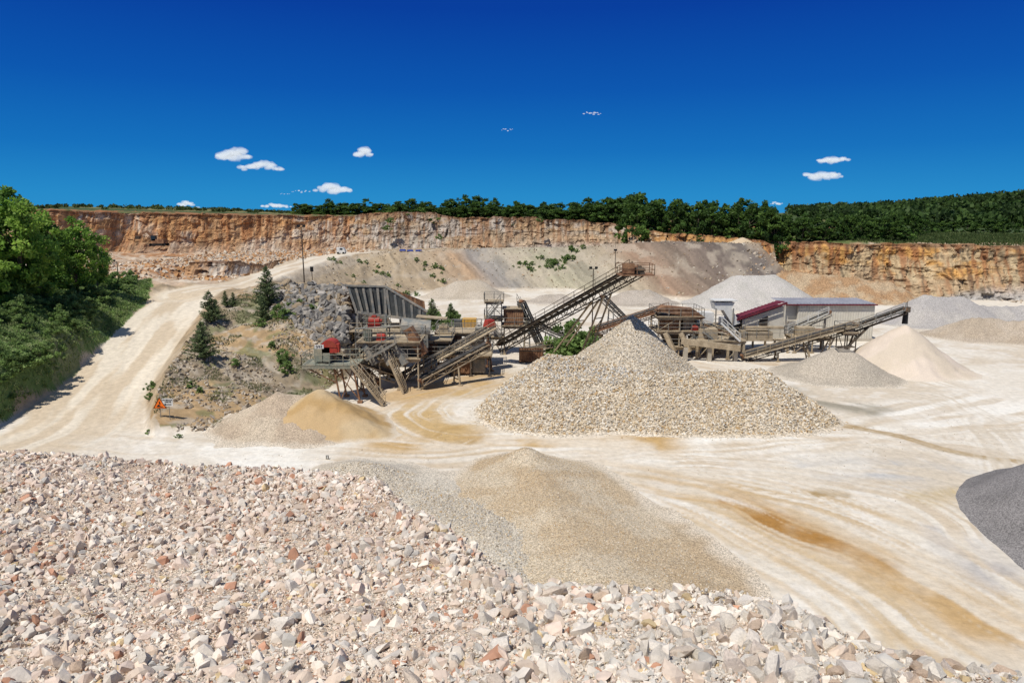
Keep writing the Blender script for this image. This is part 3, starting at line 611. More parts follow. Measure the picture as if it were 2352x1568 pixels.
def conveyor(label,p,q,w=1.1,tr=.85,mat=None,legs=(),walk=1,matw=None,hood=None,legmat=None):
    p=Vector(p);q=Vector(q);d=(q-p).normalized();sd=d.cross(Z1).normalized();up=sd.cross(d);mat=mat or mDark
    t=thing('conveyor',label,'conveyor',(p.x,p.y,0),'belt conveyors of the crushing plant')
    L=(q-p).length;n=max(3,int(L/1.6));b=B()
    for k in(-1,1):
        o=sd*w/2*k
        b.beam(p+o,q+o,.1,.16);b.beam(p+o-up*tr,q+o-up*tr,.1,.12)
        for i in range(n+1):
            a=p.lerp(q,i/n)+o;b.beam(a,a-up*tr,.06)
            if i<n:
                c=p.lerp(q,(i+1)/n)+o;b.beam(*( (a,c-up*tr) if i%2 else (a-up*tr,c)),.06)
    for i in range(n+1):
        a=p.lerp(q,i/n);b.beam(a-sd*w/2-up*tr,a+sd*w/2-up*tr,.06)
    b.obj('truss_frame',mat,t)
    b=B();a,c=p+up*.14,q+up*.14
    vs=[]
    for e in(a,c):
        for x_,z_ in((-.45,.16),(-.2,0),(.2,0),(.45,.16)):vs.append(e+sd*w*x_+up*z_)
    vs2=[v-up*.05 for v in vs]
    b.add(vs+vs2,[(i,i+4,i+5,i+1) for i in range(3)]+[(8+i,9+i,13+i,12+i) for i in range(3)]+[(0,8,12,4),(3,7,15,11)])
    b.beam(p-up*.35,q-up*.35,w*.8,.04)
    b.obj('belt',mBelt,t)
    b=B();nn=int(L/1.1)
    for i in range(nn+1):
        a=p.lerp(q,i/nn)+up*.06;b.cyl(a-sd*w*.48,a+sd*w*.48,.06,6)
    b.obj('idler_rollers',mRust,t)
    B().cyl(q-sd*w*.48-up*.08,q+sd*w*.48-up*.08,.28,12).obj('head_drum',mRust,t)
    B().cyl(p-sd*w*.48-up*.08,p+sd*w*.48-up*.08,.24,12).obj('tail_drum',mRust,t)
    if walk:
        b=B();o=sd*(w/2+.45)*walk;a,c=p+o-up*.15,q+o-up*.15;b.beam(a,c,.7,.05)
        b.rail(a+sd*.33*walk,c+sd*.33*walk,1.05,.055,1.8);b.rail(a-sd*.33*walk+up*.1,c-sd*.33*walk+up*.1,.7,.04,3)
        b.obj('walkway',matw or mSteelT,t)
    for lg in legs:
        tt,fx,fy=lg[:3];top=p.lerp(q,tt)-up*tr;b=B();z0=hz(top.x+fx,top.y+fy)-.1
        for k in(-1,1):
            ft=Vector((top.x+fx,top.y+fy,z0))+sd*(w/2+.35)*k;b.beam(top+sd*w/2*k,ft,.17);b.box(ft+Z1*.1,(.5,.5,.25))
        for f_ in(.3,.65):
            a=top-sd*w/2;c=Vector((top.x+fx,top.y+fy,z0))-sd*(w/2+.35);e=top+sd*w/2;g_=Vector((top.x+fx,top.y+fy,z0))+sd*(w/2+.35)
            b.beam(a.lerp(c,f_),e.lerp(g_,f_),.1)
        b.beam(a.lerp(c,.3),e.lerp(g_,.65),.07)
        b.obj('support_leg',legmat or mat,t)
    if hood:
        b=B();b.box(q+up*.5-d*.2,(1.3,1.2,.9),math.atan2(d.y,d.x),.7);b.obj('head_cover',hood,t)
    return t
def station(name,label,x0,x1,y0,y1,levels,mat,boxes=(),rails=None,cat='processing plant',base=None,col=.16,nb=2):
    zb=base if base is not None else hz((x0+x1)/2,(y0+y1)/2)-.1
    t=thing(name,label,cat,((x0+x1)/2,(y0+y1)/2,zb))
    xs=[x0+(x1-x0)*i/nb for i in range(nb+1)]
    b=B()
    for x_ in xs:
        for y_ in(y0,y1):
            b.beam((x_,y_,zb),(x_,y_,levels[-1]),col,up=Vector((0,1,0)));b.box((x_,y_,zb+.12),(.5,.5,.3))
    zz=[zb]+list(levels)
    for z_ in levels:
        for y_ in (y0,y1):b.beam((x0,y_,z_-.42),(x1,y_,z_-.42),.12,.12)
        for x_ in xs:b.beam((x_,y0,z_-.42),(x_,y1,z_-.42),.1,.1)
    for k in range(len(zz)-1):
        for i in range(nb):
            if (i+k)%2==0:
                b.beam((xs[i],y0,zz[k]+.1),(xs[i+1],y0,zz[k+1]-.1),.08);b.beam((xs[i+1],y1,zz[k]+.1),(xs[i],y1,zz[k+1]-.1),.08)
    b.obj('column_frame',mat,t)
    for z_ in levels:
        b=B();b.box(((x0+x1)/2,(y0+y1)/2,z_),(x1-x0+.7,y1-y0+.7,.1))
        for y_ in(y0,y1):b.beam((x0-.3,y_,z_-.2),(x1+.3,y_,z_-.2),.14,.28)
        b.obj('deck',mSteelT,t)
        b=B();xa,xb,ya,yb=x0-.33,x1+.33,y0-.33,y1+.33
        b.rail((xa,ya,z_+.05),(xb,ya,z_+.05));b.rail((xb,ya,z_+.05),(xb,yb,z_+.05));b.rail((xb,yb,z_+.05),(xa,yb,z_+.05));b.rail((xa,yb,z_+.05),(xa,ya,z_+.05))
        b.obj('handrail',rails or mSteelG,t)
    for bx in boxes:
        nm,c,sz,m_,tp=bx[:5];b=B();b.box(c,sz,bx[5] if len(bx)>5 else 0,tp)
        for i in range(4):
            xx=c[0]-sz[0]/2+sz[0]*(i+.5)/4
            if tp>.9:b.box((xx,c[1]-sz[1]/2-.04,c[2]),(.08,.07,sz[2]*.98))
        b.obj(nm,m_,t)
    return t
def motor(t,c,s=1.,mat=None,name='drive_motor'):
    c=Vector(c);b=B();b.box(c+Z1*.15*s,(1.1*s,.8*s,.3*s));b.cyl(c+Vector((-.5*s,0,.55*s)),c+Vector((.5*s,0,.55*s)),.33*s,12);b.cyl(c+Vector((.5*s,0,.55*s)),c+Vector((.7*s,0,.55*s)),.15*s,8)
    b.box(c+Vector((0,0,.95*s)),(.4*s,.35*s,.2*s));b.obj(name,mat or mRed,t)
def text(par,s,loc,size,mat,name='lettering',rz=0):
    cu=bpy.data.curves.new('t','FONT');cu.body=s;cu.size=size;cu.align_x='CENTER';cu.align_y='CENTER';cu.offset=.004;cu.extrude=.004
    o=bpy.data.objects.new('t',cu);COL.objects.link(o);bpy.context.view_layer.update()
    me=bpy.data.meshes.new_from_object(o.evaluated_get(bpy.context.evaluated_depsgraph_get()));bpy.data.objects.remove(o)
    me.materials.clear();me.materials.append(mat);ob=addobj(name,me,None,parent=par)
    ob.location=Vector(loc)-Vector(par.location);ob.rotation_euler=(math.pi/2,0,rz);return ob

dz=W(765,832,72).z
t=thing('discharge_platform','raised steel platform with red drive cover and 0/63 panel','processing plant',(-18.5,72,0))
b=B();x0,x1=W(703,832,72).x,W(828,832,72).x
b.box(((x0+x1)/2,72,dz),(x1-x0,3.2,.12))
for y_ in(70.5,73.5):b.beam((x0,y_,dz-.22),(x1,y_,dz-.22),.14,.3)
b.obj('deck',mGreenS,t)
b=B()
for a,c in(((x0,70.4),(x1,70.4)),((x0,73.6),(x1,73.6)),((x0,70.4),(x0,73.6)),((x1,71.6),(x1,73.6))):b.rail((*a,dz+.06),(*c,dz+.06))
b.obj('handrail',mGreenS,t)
b=B()
lx=[W(768,845,71).x,W(812,845,71).x]
for i,x_ in enumerate(lx):
    for y_ in(70.8,73.4):b.beam((x_,y_,dz-.3),(x_+.6,y_,0),.16,up=Vector((0,1,0)));b.box((x_+.6,y_,.1),(.5,.5,.3))
    b.beam((x_+.2,70.8,dz-1.4),(x_+.2,73.4,dz-1.4),.1)
b.beam((lx[0],73.4,dz-.4),(lx[1]+.6,73.4,.3),.09)
b.beam((lx[0],70.8,dz-.4),(lx[1]+.6,70.8,.3),.09);b.beam((lx[1],70.8,dz-.4),(lx[0]+.6,70.8,.3),.09);b.beam((x0+.3,70.8,dz-.3),(lx[0]+.3,70.8,dz-2),.1)
b.obj('column_frame',mRust,t)
a=W(745,803,71.5)
b=B();b.box(a+Vector((-.2,.4,-.45)),(1.7,1.5,1.6));b.box(a+Vector((-.2,-.4,-.45)),(.08,.08,1.5));b.obj('gearbox_casing',mGreenS,t)
b=B()
n_=10
c0=W(759,795,71.8)
for i in range(n_):
    a0=math.pi*i/n_;a1=math.pi*(i+1)/n_
    pts=[c0+Vector((math.cos(k)*.85,y_,math.sin(k)*.78+.0)) for y_ in(-.7,.9) for k in(a0,a1)]
    b.add(pts,[(0,1,3,2)])
b.add([c0+Vector((math.cos(math.pi*i/n_)*.85,-.7,math.sin(math.pi*i/n_)*.78)) for i in range(n_+1)],[tuple(range(n_+1))])
b.box(c0+Vector((.0,.1,-.3)),(1.7,1.5,.6));b.box(c0+Vector((.85,-.3,-.1)),(.4,.6,.9));b.obj('drive_cover',mRed,t)
sp=W(733,796,70.2);B().box(sp,(.95,.05,.42)).obj('size_panel',mWhite,t);text(t,'0/63',sp+Vector((0,-.04,0)),.38,mBlack)
stairs(t,(W(812,838,70.7).x,70.2,dz),(W(882,925,69.5).x,69.6,.1),.8,mSteelT)
conveyor('short beige steel conveyor feeding the discharge platform',W(905,862,78),W(760,815,72.6),1.1,.8,mSteelT,[(.35,.3,0)],1,mSteelG)

xa,xb=W(835,800,78).x,W(965,800,78).x
z1,z2,z3=W(900,815,78).z,W(900,778,78).z,W(900,748,78).z
t=station('screening_tower','dusty beige multi-level screening tower with red motor',xa,xb,76,80.5,[z1,z2],mSteelT,
 [('screen_casing',((xa+xb)/2-.7,78.5,z1+.9),(3.4,2.6,1.5),mSteelT,1,.0),('screen_casing',((xa+xb)/2+2.2,78.8,z1+.8),(1.8,2.2,1.3),mSteelG,1),
  ('collecting_hopper',((xa+xb)/2-.8,78.2,z1-1.3),(3.2,2.6,-2.0),mSteelT,.4),('electrical_cabinet',(xa+1.,76.3,z2+.75),(.8,.5,1.3),mGreenS,1)],nb=3)
b=B();b.box((xa+1.7,77.6,z3-.05),(2.8,2.2,.1));b.rail((xa+.3,76.5,z3),(xa+3.1,76.5,z3));b.rail((xa+3.1,76.5,z3),(xa+3.1,78.7,z3));b.rail((xa+.3,76.5,z3),(xa+.3,78.7,z3))
for x_ in(xa+.4,xa+3):
    for y_ in(76.7,78.5):b.beam((x_,y_,z2),(x_,y_,z3-.1),.12)
b.obj('upper_deck',mGreenS,t);motor(t,(xa+1.5,77.4,z3),1.25);motor(t,(xa+2.3,76.9,z2+.05),.9,mRed)
motor(t,(xa+3.6,76.6,z1+.05),.8,mSteelG)
stairs(t,(xa+4.2,75.4,z2),(xa+.9,75.4,z1),.7,mSteelG);stairs(t,(xa+3.6,75.2,z1),(xa+5.2,74.6,.1),.7,mSteelT)
for i in range(3):B().beam((xa+.5+i*1.7,76.4,z2-.1),(xa+1.9+i*1.7,75.8,z1-.6),.9,.7).obj('discharge_chute',mSteelG,t)
B().beam((xb-1.2,77,z2+1.4),(xb+.6,76.8,z1+.3),1.2,1.0).obj('discharge_chute',mRust,t);B().beam((xa+.2,77.4,z1-1.8),(xa+1.9,76,0.8),.9,.7).obj('discharge_chute',mRust,t)
b=B();b.cyl((xa-.4,76,z2+1.5),(xa-.4,76,0.2),.08,8);b.cyl((xa-.4,76,z2+1.5),(xb-1,76,z2+1.9),.08,8);b.obj('dust_pipe',mSteelG,t)

t=thing('feed_hopper','dark grey ribbed flared steel feed hopper above the crusher','hopper',(W(880,800,90).x,90,0))
def HP(px,py,d=88.5):return W(px,py,d)
b=B()
b.corr(HP(818,714),HP(890,724),HP(884,660),HP(798,658),8,.12);b.corr(HP(890,724),HP(975,737,86.5),HP(980,718,86.5),HP(884,660),9,.12)
b.obj('ribbed_wing',mGrip,t)
b=B();b.beam(HP(795,656,88.4),HP(885,658,88.4),.2,.22);b.beam(HP(885,658,88.4),HP(982,716,86.4),.2,.22);b.beam(HP(816,716,88.3),HP(890,726,88.3),.25,.3);b.beam(HP(890,726,88.3),HP(978,738,86.4),.25,.3)
for k in range(6):
    p_=HP(819+13.5*k,716+1.7*k,88.2);q_=HP(801+16.5*k,662,88.2);b.beam(p_,q_,.1,.3)
for k in range(5):
    p_=HP(896+17*k,725+2.3*k,88.2-.4*k);q_=HP(888+19*k,665+11.5*k,88.2-.4*k);b.beam(p_,q_,.1,.3)
b.obj('stiffening_ribs',mSteelG,t)
b=B();b.corr(HP(885,657,91.5)+V3(0,0,0),HP(975,692,91.5),HP(980,738,91.5),HP(890,728,91.5),9,.12);b.obj('rear_wing',mRust,t)
b=B();b.poly([HP(796,657,88.7),HP(816,716,88.7),HP(820,712,93),HP(806,655,93)],V3(.08,0,0));b.obj('side_plate',mRust,t)
b=B()
for px_ in(820,850,885,920,960):
    for d_ in(88,92):
        p_=W(px_,726,d_);b.beam(p_,(p_.x,p_.y,0),.3,up=Vector((0,1,0)))
b.beam(W(815,755,88),W(960,765,88),.2,.3);b.beam(W(820,728,88),W(850,790,88),.12);b.beam(W(885,730,88),W(920,790,88),.12)
b.obj('support_columns',mSteelG,t)
pl=W(880,755,88).z
b=B();b.box((W(865,755,87).x,86.8,pl),(6.5,2.2,.12));b.rail((W(865,755,87).x-3.2,85.8,pl),(W(865,755,87).x+3.2,85.8,pl));b.obj('service_deck',mSteelT,t)
b=B();c=W(955,752,84);b.cyl(c+V3(-1.8,0,0),c+V3(1.8,.3,-.3),1.2,18);b.box(c+V3(0,.2,-1.6),(3.2,2.2,1.6),0,1);b.obj('crusher_casing',mSteelG,t)
b=B();b.box(W(865,768,90)+V3(0,0,-1.0),(8,3,4.8),0,1);b.obj('dark_interior_block',mDark,t)  # solid dark box stands in for the shaded interior beneath the hopper
b=B();c=W(985,742,85);b.beam(c+V3(-1.5,0,.9),c+V3(2.3,0,.6),1.6,.15);b.obj('side_chute',mSteelT,t)

conveyor('inclined dark conveyor with handrailed walkway and red cover',W(925,862,80),W(1130,748,87),1.1,.9,mSteelG,[(.3,0,.3),(.62,.2,.3),(.9,.3,.3)],1,mSteelT,mRed,mRust)
conveyor('second inclined beige conveyor running beside the walkway',W(965,872,76),W(1120,790,81),.9,.7,mSteelT,[(.5,0,.2)],0)
t=station('crusher_station','rust and beige crusher station on steel columns',W(1010,800,90).x,W(1120,800,90).x,88.5,92.5,[W(1060,795,90).z,W(1060,760,90).z],mRust,
 [('crusher_housing',(W(1030,770,90).x,90,W(1060,795,90).z+1.1),(3.4,2.8,1.9),mRust,1),('crusher_housing',(W(1090,772,90).x,90.2,W(1060,795,90).z+.9),(2.2,2.4,1.6),mSteelT,1),
 ('loading_hopper',(W(1065,800,90).x,90,W(1060,795,90).z-1.2),(4,3,-1.8),mDark,.5)],nb=3)
motor(t,(W(1100,760,90).x,89.3,W(1060,760,90).z),.9,mSteelG);motor(t,(W(1020,760,90).x,89.3,W(1060,760,90).z),1.1,mSteelT)
t=station('transfer_station','low dark transfer station under the conveyors',W(1040,840,84).x,W(1125,840,84).x,83,86,[W(1060,812,84).z],mDark,[('transfer_box',(W(1100,830,84).x,84.5,1.3),(1.6,1.6,1.9),mSteelG,1),('return_box',(W(1065,835,84).x,84.3,1.1),(1.8,1.8,1.6),mRust,1)])
t=station('crusher_bay','dark crusher bay with rusty guards under the hopper',W(965,830,85).x,W(1035,830,85).x,84,88,[W(1000,812,85).z,W(1000,778,85).z],mDark,[('guard_box',(W(985,795,85).x,85.5,W(1000,812,85).z+.8),(2.2,2,1.4),mRust,1),('guard_box',(W(1018,798,85).x,85.2,W(1000,812,85).z+.6),(1.4,1.5,1.1),mGreenS,1)])
t=station('stair_tower','slim grey steel stair tower with railings',W(1118,700,98).x,W(1152,700,98).x,97,99,[W(1130,770,98).z,W(1130,728,98).z,W(1130,690,98).z],mSteelG,nb=1,col=.12)
stairs(t,(W(1150,728,98).x,96.3,W(1130,690,98).z),(W(1120,728,98).x,96.3,W(1130,728,98).z),.7,mSteelG);stairs(t,(W(1120,728,98).x,96.3,W(1130,728,98).z),(W(1150,728,98).x,96.3,W(1130,770,98).z),.7,mSteelG)
t=station('raised_cabin','rusty brown sheet metal cabin on a raised frame',W(1158,740,98).x,W(1205,740,98).x,97,100,[W(1180,745,98).z],mSteelT,nb=1)
zc=W(1180,745,98).z;xc=W(1180,740,98).x
B().corr((xc-1.4,97,zc+.1),(xc+1.4,97,zc+.1),(xc+1.4,97,zc+2.3),(xc-1.4,97,zc+2.3),9,.06).obj('front_sheet',mRust,t)
B().box((xc,98.4,zc+1.15),(2.8,2.5,2.2)).obj('cabin_body',mDark,t)
B().box((xc,98.3,zc+2.42),(3.3,3.1,.12)).obj('roof',mSteelT,t);motor(t,(xc+1.9,97.2,zc),.7,mGreenS)
t=station('generator_housing','yellow and grey generator housing on a platform',W(1042,760,102).x,W(1100,760,102).x,101,104,[W(1070,755,102).z],mSteelT,[('housing',(W(1078,745,102).x,102.5,W(1070,755,102).z+.8),(2.1,1.8,1.4),mYel,1),('control_box',(W(1052,745,102).x,102.5,W(1070,755,102).z+.7),(1.2,1.6,1.2),mGrip,1)],nb=1)
tail=W(1150,788,92);head=W(1462,614,76)
conveyor('long dark stacking conveyor rising above the stone pile',tail,head,1.3,1.1,mDark,[(.72,-4.2,13.5),(.8,-2.,10)],1,mDark,None,mSteelT)
t=thing('conveyor_head_platform','rusty head platform with handrail and drive','processing plant',head+V3(0,0,-.6))
b=B();b.box(head+V3(-.2,-.2,-.75),(3.8,2.9,.12),.0);b.obj('deck',mRust,t)
b=B();hx,hy,h_z=head.x,head.y,head.z-.7
for a,c in(((-2.1,-1.6),(1.7,-1.6)),((1.7,-1.6),(1.7,1.3)),((1.7,1.3),(-2.1,1.3))):b.rail((hx+a[0],hy+a[1],h_z),(hx+c[0],hy+c[1],h_z))
b.obj('handrail',mRust,t);motor(t,(hx+.2,hy-.9,h_z),.9,mDark);B().box((hx-1.1,hy-1.1,h_z+.65),(1.3,.5,1.1)).obj('drive_guard',mRust,t)
b=B();p_=W(1413,605,77.3);b.beam(p_+V3(0,0,-.4),p_+V3(0,0,1.5),.06);b.box(p_+V3(0,0,1.5),(.35,.25,.2));b.obj('work_lamp',mBlack,t)
conveyor('rusty brown enclosed conveyor leading to the screens',W(1360,758,95),W(1525,706,98),1.0,.9,mRust,[(.25,0,.3),(.6,0,.3)],1,mRust,None,mSteelT)
conveyor('grey inclined conveyor behind the stone pile',W(1305,775,104),W(1215,735,100),.9,.7,mSteelG,[(.5,0,.2)],1,mSteelG)
conveyor('grey slender conveyor rising behind the screens',W(1440,735,112),W(1385,680,108),.9,.7,mSteelG,[(.6,0,.2)],0)
conveyor('grey inclined conveyor beside the raised cabin',W(1245,790,99),W(1200,692,97),.9,.7,mSteelG,[(.6,0,.2)],1,mSteelG)
conveyor('low dusty conveyor running behind the bush',W(1200,805,96),W(1380,770,97),.9,.7,mSteelT,[(.3,0,.2),(.7,0,.2)],1,mSteelT)
xa,xb=W(1505,760,97).x,W(1600,760,97).x
l1,l2,l3=W(1550,790,97).z,W(1550,755,97).z,W(1550,722,97).z
t=station('screening_station','rusty brown screening station with hood and handrails',xa,xb,95,100,[l1,l2,l3],mSteelT,[('screen_casing',((xa+xb)/2-1,97,l2+.85),(2.6,3,1.5),mRust,1),('screen_casing',((xa+xb)/2+1.5,97.2,l2+.8),(1.6,2.6,1.3),mSteelT,1),
 ('collecting_hopper',((xa+xb)/2-.5,97,l1+.9),(3.6,3,-1.6),mDark,.5),('electrical_cabinet',(xb-.8,95.2,l1+.8),(.9,.5,1.4),mSteelG,1)],nb=2)
b=B();b.poly([(xa-.4,94.8,l3+.8),(xa+.6,94.8,l3+1.5),(xb-1.2,94.8,l3+1.1),(xb+.6,94.8,l3-.2),(xb,94.8,l3-.4),(xa+.5,94.8,l3+.6)],V3(0,1.6,0));b.obj('screen_hood',mRust,t)
motor(t,(xa+2.2,95.3,l3),.9,mDark);motor(t,(xb-.8,95.2,l2),.8,mRed)
stairs(t,(xb+.2,94.4,l2),(xb+3.2,94.2,l1),.7,mSteelG)
for i in range(2):B().beam((xa+1+i*2.2,94.9,l2-.2),(xa+2.2+i*2.2,94.3,l1-.6),.8,.6).obj('discharge_chute',mSteelT,t)
t=station('raised_platform','long low beige platform carrying white hoppers',W(1595,790,95).x,W(1700,790,95).x,93.5,97.5,[W(1650,778,95).z],mSteelT,nb=3,col=.3)
zp=W(1650,778,95).z
motor(t,(W(1680,770,95).x,94.3,zp),.9,mSteelT);B().box((W(1625,765,95).x,95.5,zp+.75),(2.6,2,1.4)).obj('machine_casing',mSteelT,t);stairs(t,(W(1650,740,95).x,93.4,zp+2.4),(W(1690,770,95).x,93.3,zp),.7,mWhite)
t=station('secondary_screen','beige secondary screen with chutes and railings',W(1612,750,101).x,W(1690,750,101).x,100,104,[W(1650,775,101).z,W(1650,748,101).z],mSteelG,[('screen_casing',(W(1630,765,101).x,101.5,W(1650,775,101).z+.7),(2.6,2.2,1.2),mSteelT,1),('screen_casing',(W(1672,742,101).x,101.5,W(1650,748,101).z+.6),(2.,2,1.1),mWhite,1)])
conveyor('short rusty conveyor crossing toward the screen house',W(1585,735,100),W(1705,775,97.5),.9,.7,mRust,[(.5,0,.2)],1,mSteelT)
t=thing('white_hopper','white steel hopper with slanting chute','hopper',(W(1660,770,99).x,99,0))
c=W(1665,702,99)
b=B();b.poly([W(1640,695,99),W(1688,695,99),W(1680,708,99),W(1700,742,99),W(1684,748,99),W(1662,712,99),W(1645,712,99)],V3(0,2.2,0));b.obj('chute',mWhite,t)
b=B();b.box(c+V3(0,1,.75),(3.4,2.6,.12));b.obj('cap',mWhite,t);b=B()
for px_ in(1645,1685):
    for d_ in(98.8,101.3):
        p_=W(px_,708,d_);b.beam(p_,(p_.x,p_.y,0),.16,up=Vector((0,1,0)))
b.obj('support_columns',mSteelG,t)
t=thing('white_hopper','small pale hopper box on slim legs','hopper',(W(1615,770,100).x,100,0))
b=B();c=W(1616,728,100);b.box(c,(2.4,2.2,1.6));b.box(c+V3(0,0,-1.3),(2.3,2.1,-1.0),0,.45);b.obj('bin',mWhite,t);b=B()
for a in(-1.1,1.1):
    for e in(-1,1):b.beam(c+V3(a,e,-.7),(c.x+a,c.y+e,0),.12,up=Vector((0,1,0)))
b.obj('support_columns',mSteelG,t)
t=thing('screen_house','beige screen house with sloping maroon roof','building',(W(1755,790,101).x,101,0))
a,bb=W(1692,731,99),W(1808,692,99)
b=B();up_=V3(0,3.6,-.3);b.corr(a,bb,bb+up_,a+up_,14,.08);b.obj('roof',mMar,t)
b=B();b.beam(a+V3(0,-.1,-.2),bb+V3(0,-.1,-.2),.12,.3);b.obj('roof_edge',mMar,t)
b=B();zt=lambda px_:a.z+(bb.z-a.z)*(px_-1692)/(1808-1692)-.6
pts=[(W(1705,760,99.6).x,99.6,1.9),(W(1800,760,99.6).x,99.6,1.9),(W(1800,700,99.6).x,99.6,zt(1800)),(W(1705,730,99.6).x,99.6,zt(1705))]
b.poly(pts,V3(0,2.8,0));b.obj('wall',mWall,t)
b=B();b.poly([(pts[0][0]+2.4,99.5,3.4),(pts[1][0]-2.5,99.5,3.6),(pts[1][0]-2.5,99.5,zt(1770)-.8),(pts[0][0]+2.4,99.5,zt(1745)-.8)],V3(0,.06,0));b.obj('opening_shade_panel',mDark,t)  # dark sheet on the wall, painted shade of an open bay
b=B();b.box(W(1735,770,98.3),(4.2,2.4,1.3));b.box(W(1755,752,98.2),(5.5,.9,.3));b.obj('feeder_casing',mSteelT,t)
b=B();xl,xr=W(1700,770,99).x,W(1805,770,99).x
for x_ in(xl,(xl+xr)/2,xr):b.beam((x_,98.,2),(x_,98.,0),.25,up=Vector((0,1,0)));b.beam((x_,103,2),(x_,103,0),.25,up=Vector((0,1,0)))
b.beam((xl,97.9,2),(xr,97.9,2),.25,.3);b.obj('support_columns',mSteelT,t);b=B();b.rail((xl,97.,2.6),(xr,97.,2.6));b.rail((xl,97.,3.9),((xl+xr)/2,97.,4.2));b.obj('handrail',mSteelG,t)
t=thing('storage_shed','cream corrugated steel shed with violet grey roof','building',(51,112,0))
p0,p1=W(1829,776,108),W(2003,776,108);x0,x1=p0.x,p1.x;zt_=W(1829,699,108).z;zb=0
b=B();b.corr((x0,108,zb),(x1,108,zb),(x1,108,zt_),(x0,108,zt_),30,.05);b.corr((x1,108,zb),(x1,114,zb),(x1,114,zt_+.1),(x1,108,zt_),14,.05);b.corr((x0,114,zb),(x0,108,zb),(x0,108,zt_),(x0,114,zt_+.1),14,.05);b.corr((x1,114,zb),(x0,114,zb),(x0,114,zt_+.1),(x1,114,zt_+.1),24,.05);b.obj('wall',mWall,t)
b=B();b.corr((x0-2.2,107.6,zt_+.08),(x1+.2,107.6,zt_+.08),(x1+.2,114.3,zt_+.3),(x0-2.2,114.3,zt_+.3),28,.08);b.obj('roof',mPur,t)
b=B();b.beam((x0-2.2,107.55,zt_-.02),(x1+.2,107.55,zt_-.02),.1,.2);b.obj('eave',mMar,t)
b=B();b.box(((x0+x1)/2,111,.2),(x1-x0+.3,6.3,.5));b.obj('plinth',mConc,t)
b=B();b.box((x0-1.1,109,zt_/2),(.15,.15,zt_));b.beam((x0-2.1,108,0),(x0-2.1,108,zt_),.15,up=Vector((0,1,0)));b.box((x0-1,108.6,zt_-1.5),(2.,.1,2.6));b.obj('lean_to',mWall,t)
conveyor('long low dark conveyor climbing toward the sand cone',W(1705,816,93),W(1962,744,92),1.1,.9,mDark,[(.3,0,.2),(.55,.6,-.5),(.8,-1.5,.3)],1,mSteelT,None,mSteelT)
conveyor('slender grey stacking conveyor above the sand cone',W(1945,755,92.5),W(2078,708,89.5),.9,.7,mDark,[(.1,-1.2,.2),(.35,-5.,-.3)],1,mSteelG,None,mDark)
t=thing('rubber_spout','black rubber discharge spout hanging from conveyor head','spout',W(2081,712,89.4))
p_=W(2081,714,89.4);b=B();b.cyl(p_,p_+V3(0,0,-1.7),.3,12,.36);b.obj('spout',mBlack,t);b=B();b.beam(p_+V3(.1,0,0),p_+V3(.1,0,1.3),.06);b.box(p_+V3(.1,-.1,.2),(.6,.5,.7));b.obj('bracket',mDark,t)
conveyor('short white conveyor beside the sheds',W(1812,756,104),W(1905,716,101),.9,.7,mSteelG,[(.5,0,.2),(.85,0,.2)],1,mWhite)
t=station('machine_skid','beige machinery skid with railings beside conveyor',W(1820,775,99).x,W(1900,775,99).x,98,101,[W(1860,772,99).z],mSteelT,[('machine_casing',(W(1850,765,99).x,99.4,W(1860,772,99).z+.7),(2.4,1.8,1.3),mSteelT,1),('machine_casing',(W(1885,765,99).x,99.4,W(1860,772,99).z+.5),(1.2,1.4,.9),mRust,1)])
t=station('drive_station','small drive station at conveyor joint',W(1935,755,92).x,W(1960,755,92).x,91,93.4,[W(1947,760,92).z],mDark,nb=1,col=.12);motor(t,(W(1947,755,92).x,91.4,W(1947,760,92).z+.05),.8,mSteelT)
t=thing('discharge_grid','dark steel grid resting on the gravel cone','steel grid',W(1940,800,83.8))
b=B();c=W(1940,799,83.6)
for i in range(5):b.beam(c+V3(-1,-.5+.25*i,.1),c+V3(1,-.5+.25*i,.2),.08)
b.beam(c+V3(-1,-.5,.1),c+V3(-1,.5,.1),.1);b.beam(c+V3(1,-.5,.2),c+V3(1,.5,.2),.1);b.obj('grid',mDark,t)
t=thing('loading_ramp','long beige concrete beam on short piers','ramp',(W(1630,790,93).x,92.5,0))
b=B();b.beam(W(1565,783,92.5),W(1700,800,91.5),.5,.8);b.obj('beam',mSteelT,t)
for px_ in(1575,1630,1690):
    p_=W(px_,795,92.5);B().box((p_.x,92.5,.9),(.5,.7,2.0)).obj('pier',mConc,t)
t=thing('rusty_skip','rusty red corrugated skip on the yard','container',G(1220,832))
g_=G(1220,830);b=B()
for s_ in((-1.6,-1,1.6,-1),(1.6,-1,1.6,1),(1.6,1,-1.6,1),(-1.6,1,-1.6,-1)):b.corr(g_+V3(s_[0],s_[1],.15),g_+V3(s_[2],s_[3],.15),g_+V3(s_[2],s_[3],1.7),g_+V3(s_[0],s_[1],1.7),9,.07)
b.obj('side_sheet',mRust,t);b=B();b.box(g_+V3(0,0,.12),(3.3,2.1,.16));b.beam(g_+V3(-1.65,-1.05,1.72),g_+V3(1.65,-1.05,1.72),.12);b.obj('frame',mDark,t)
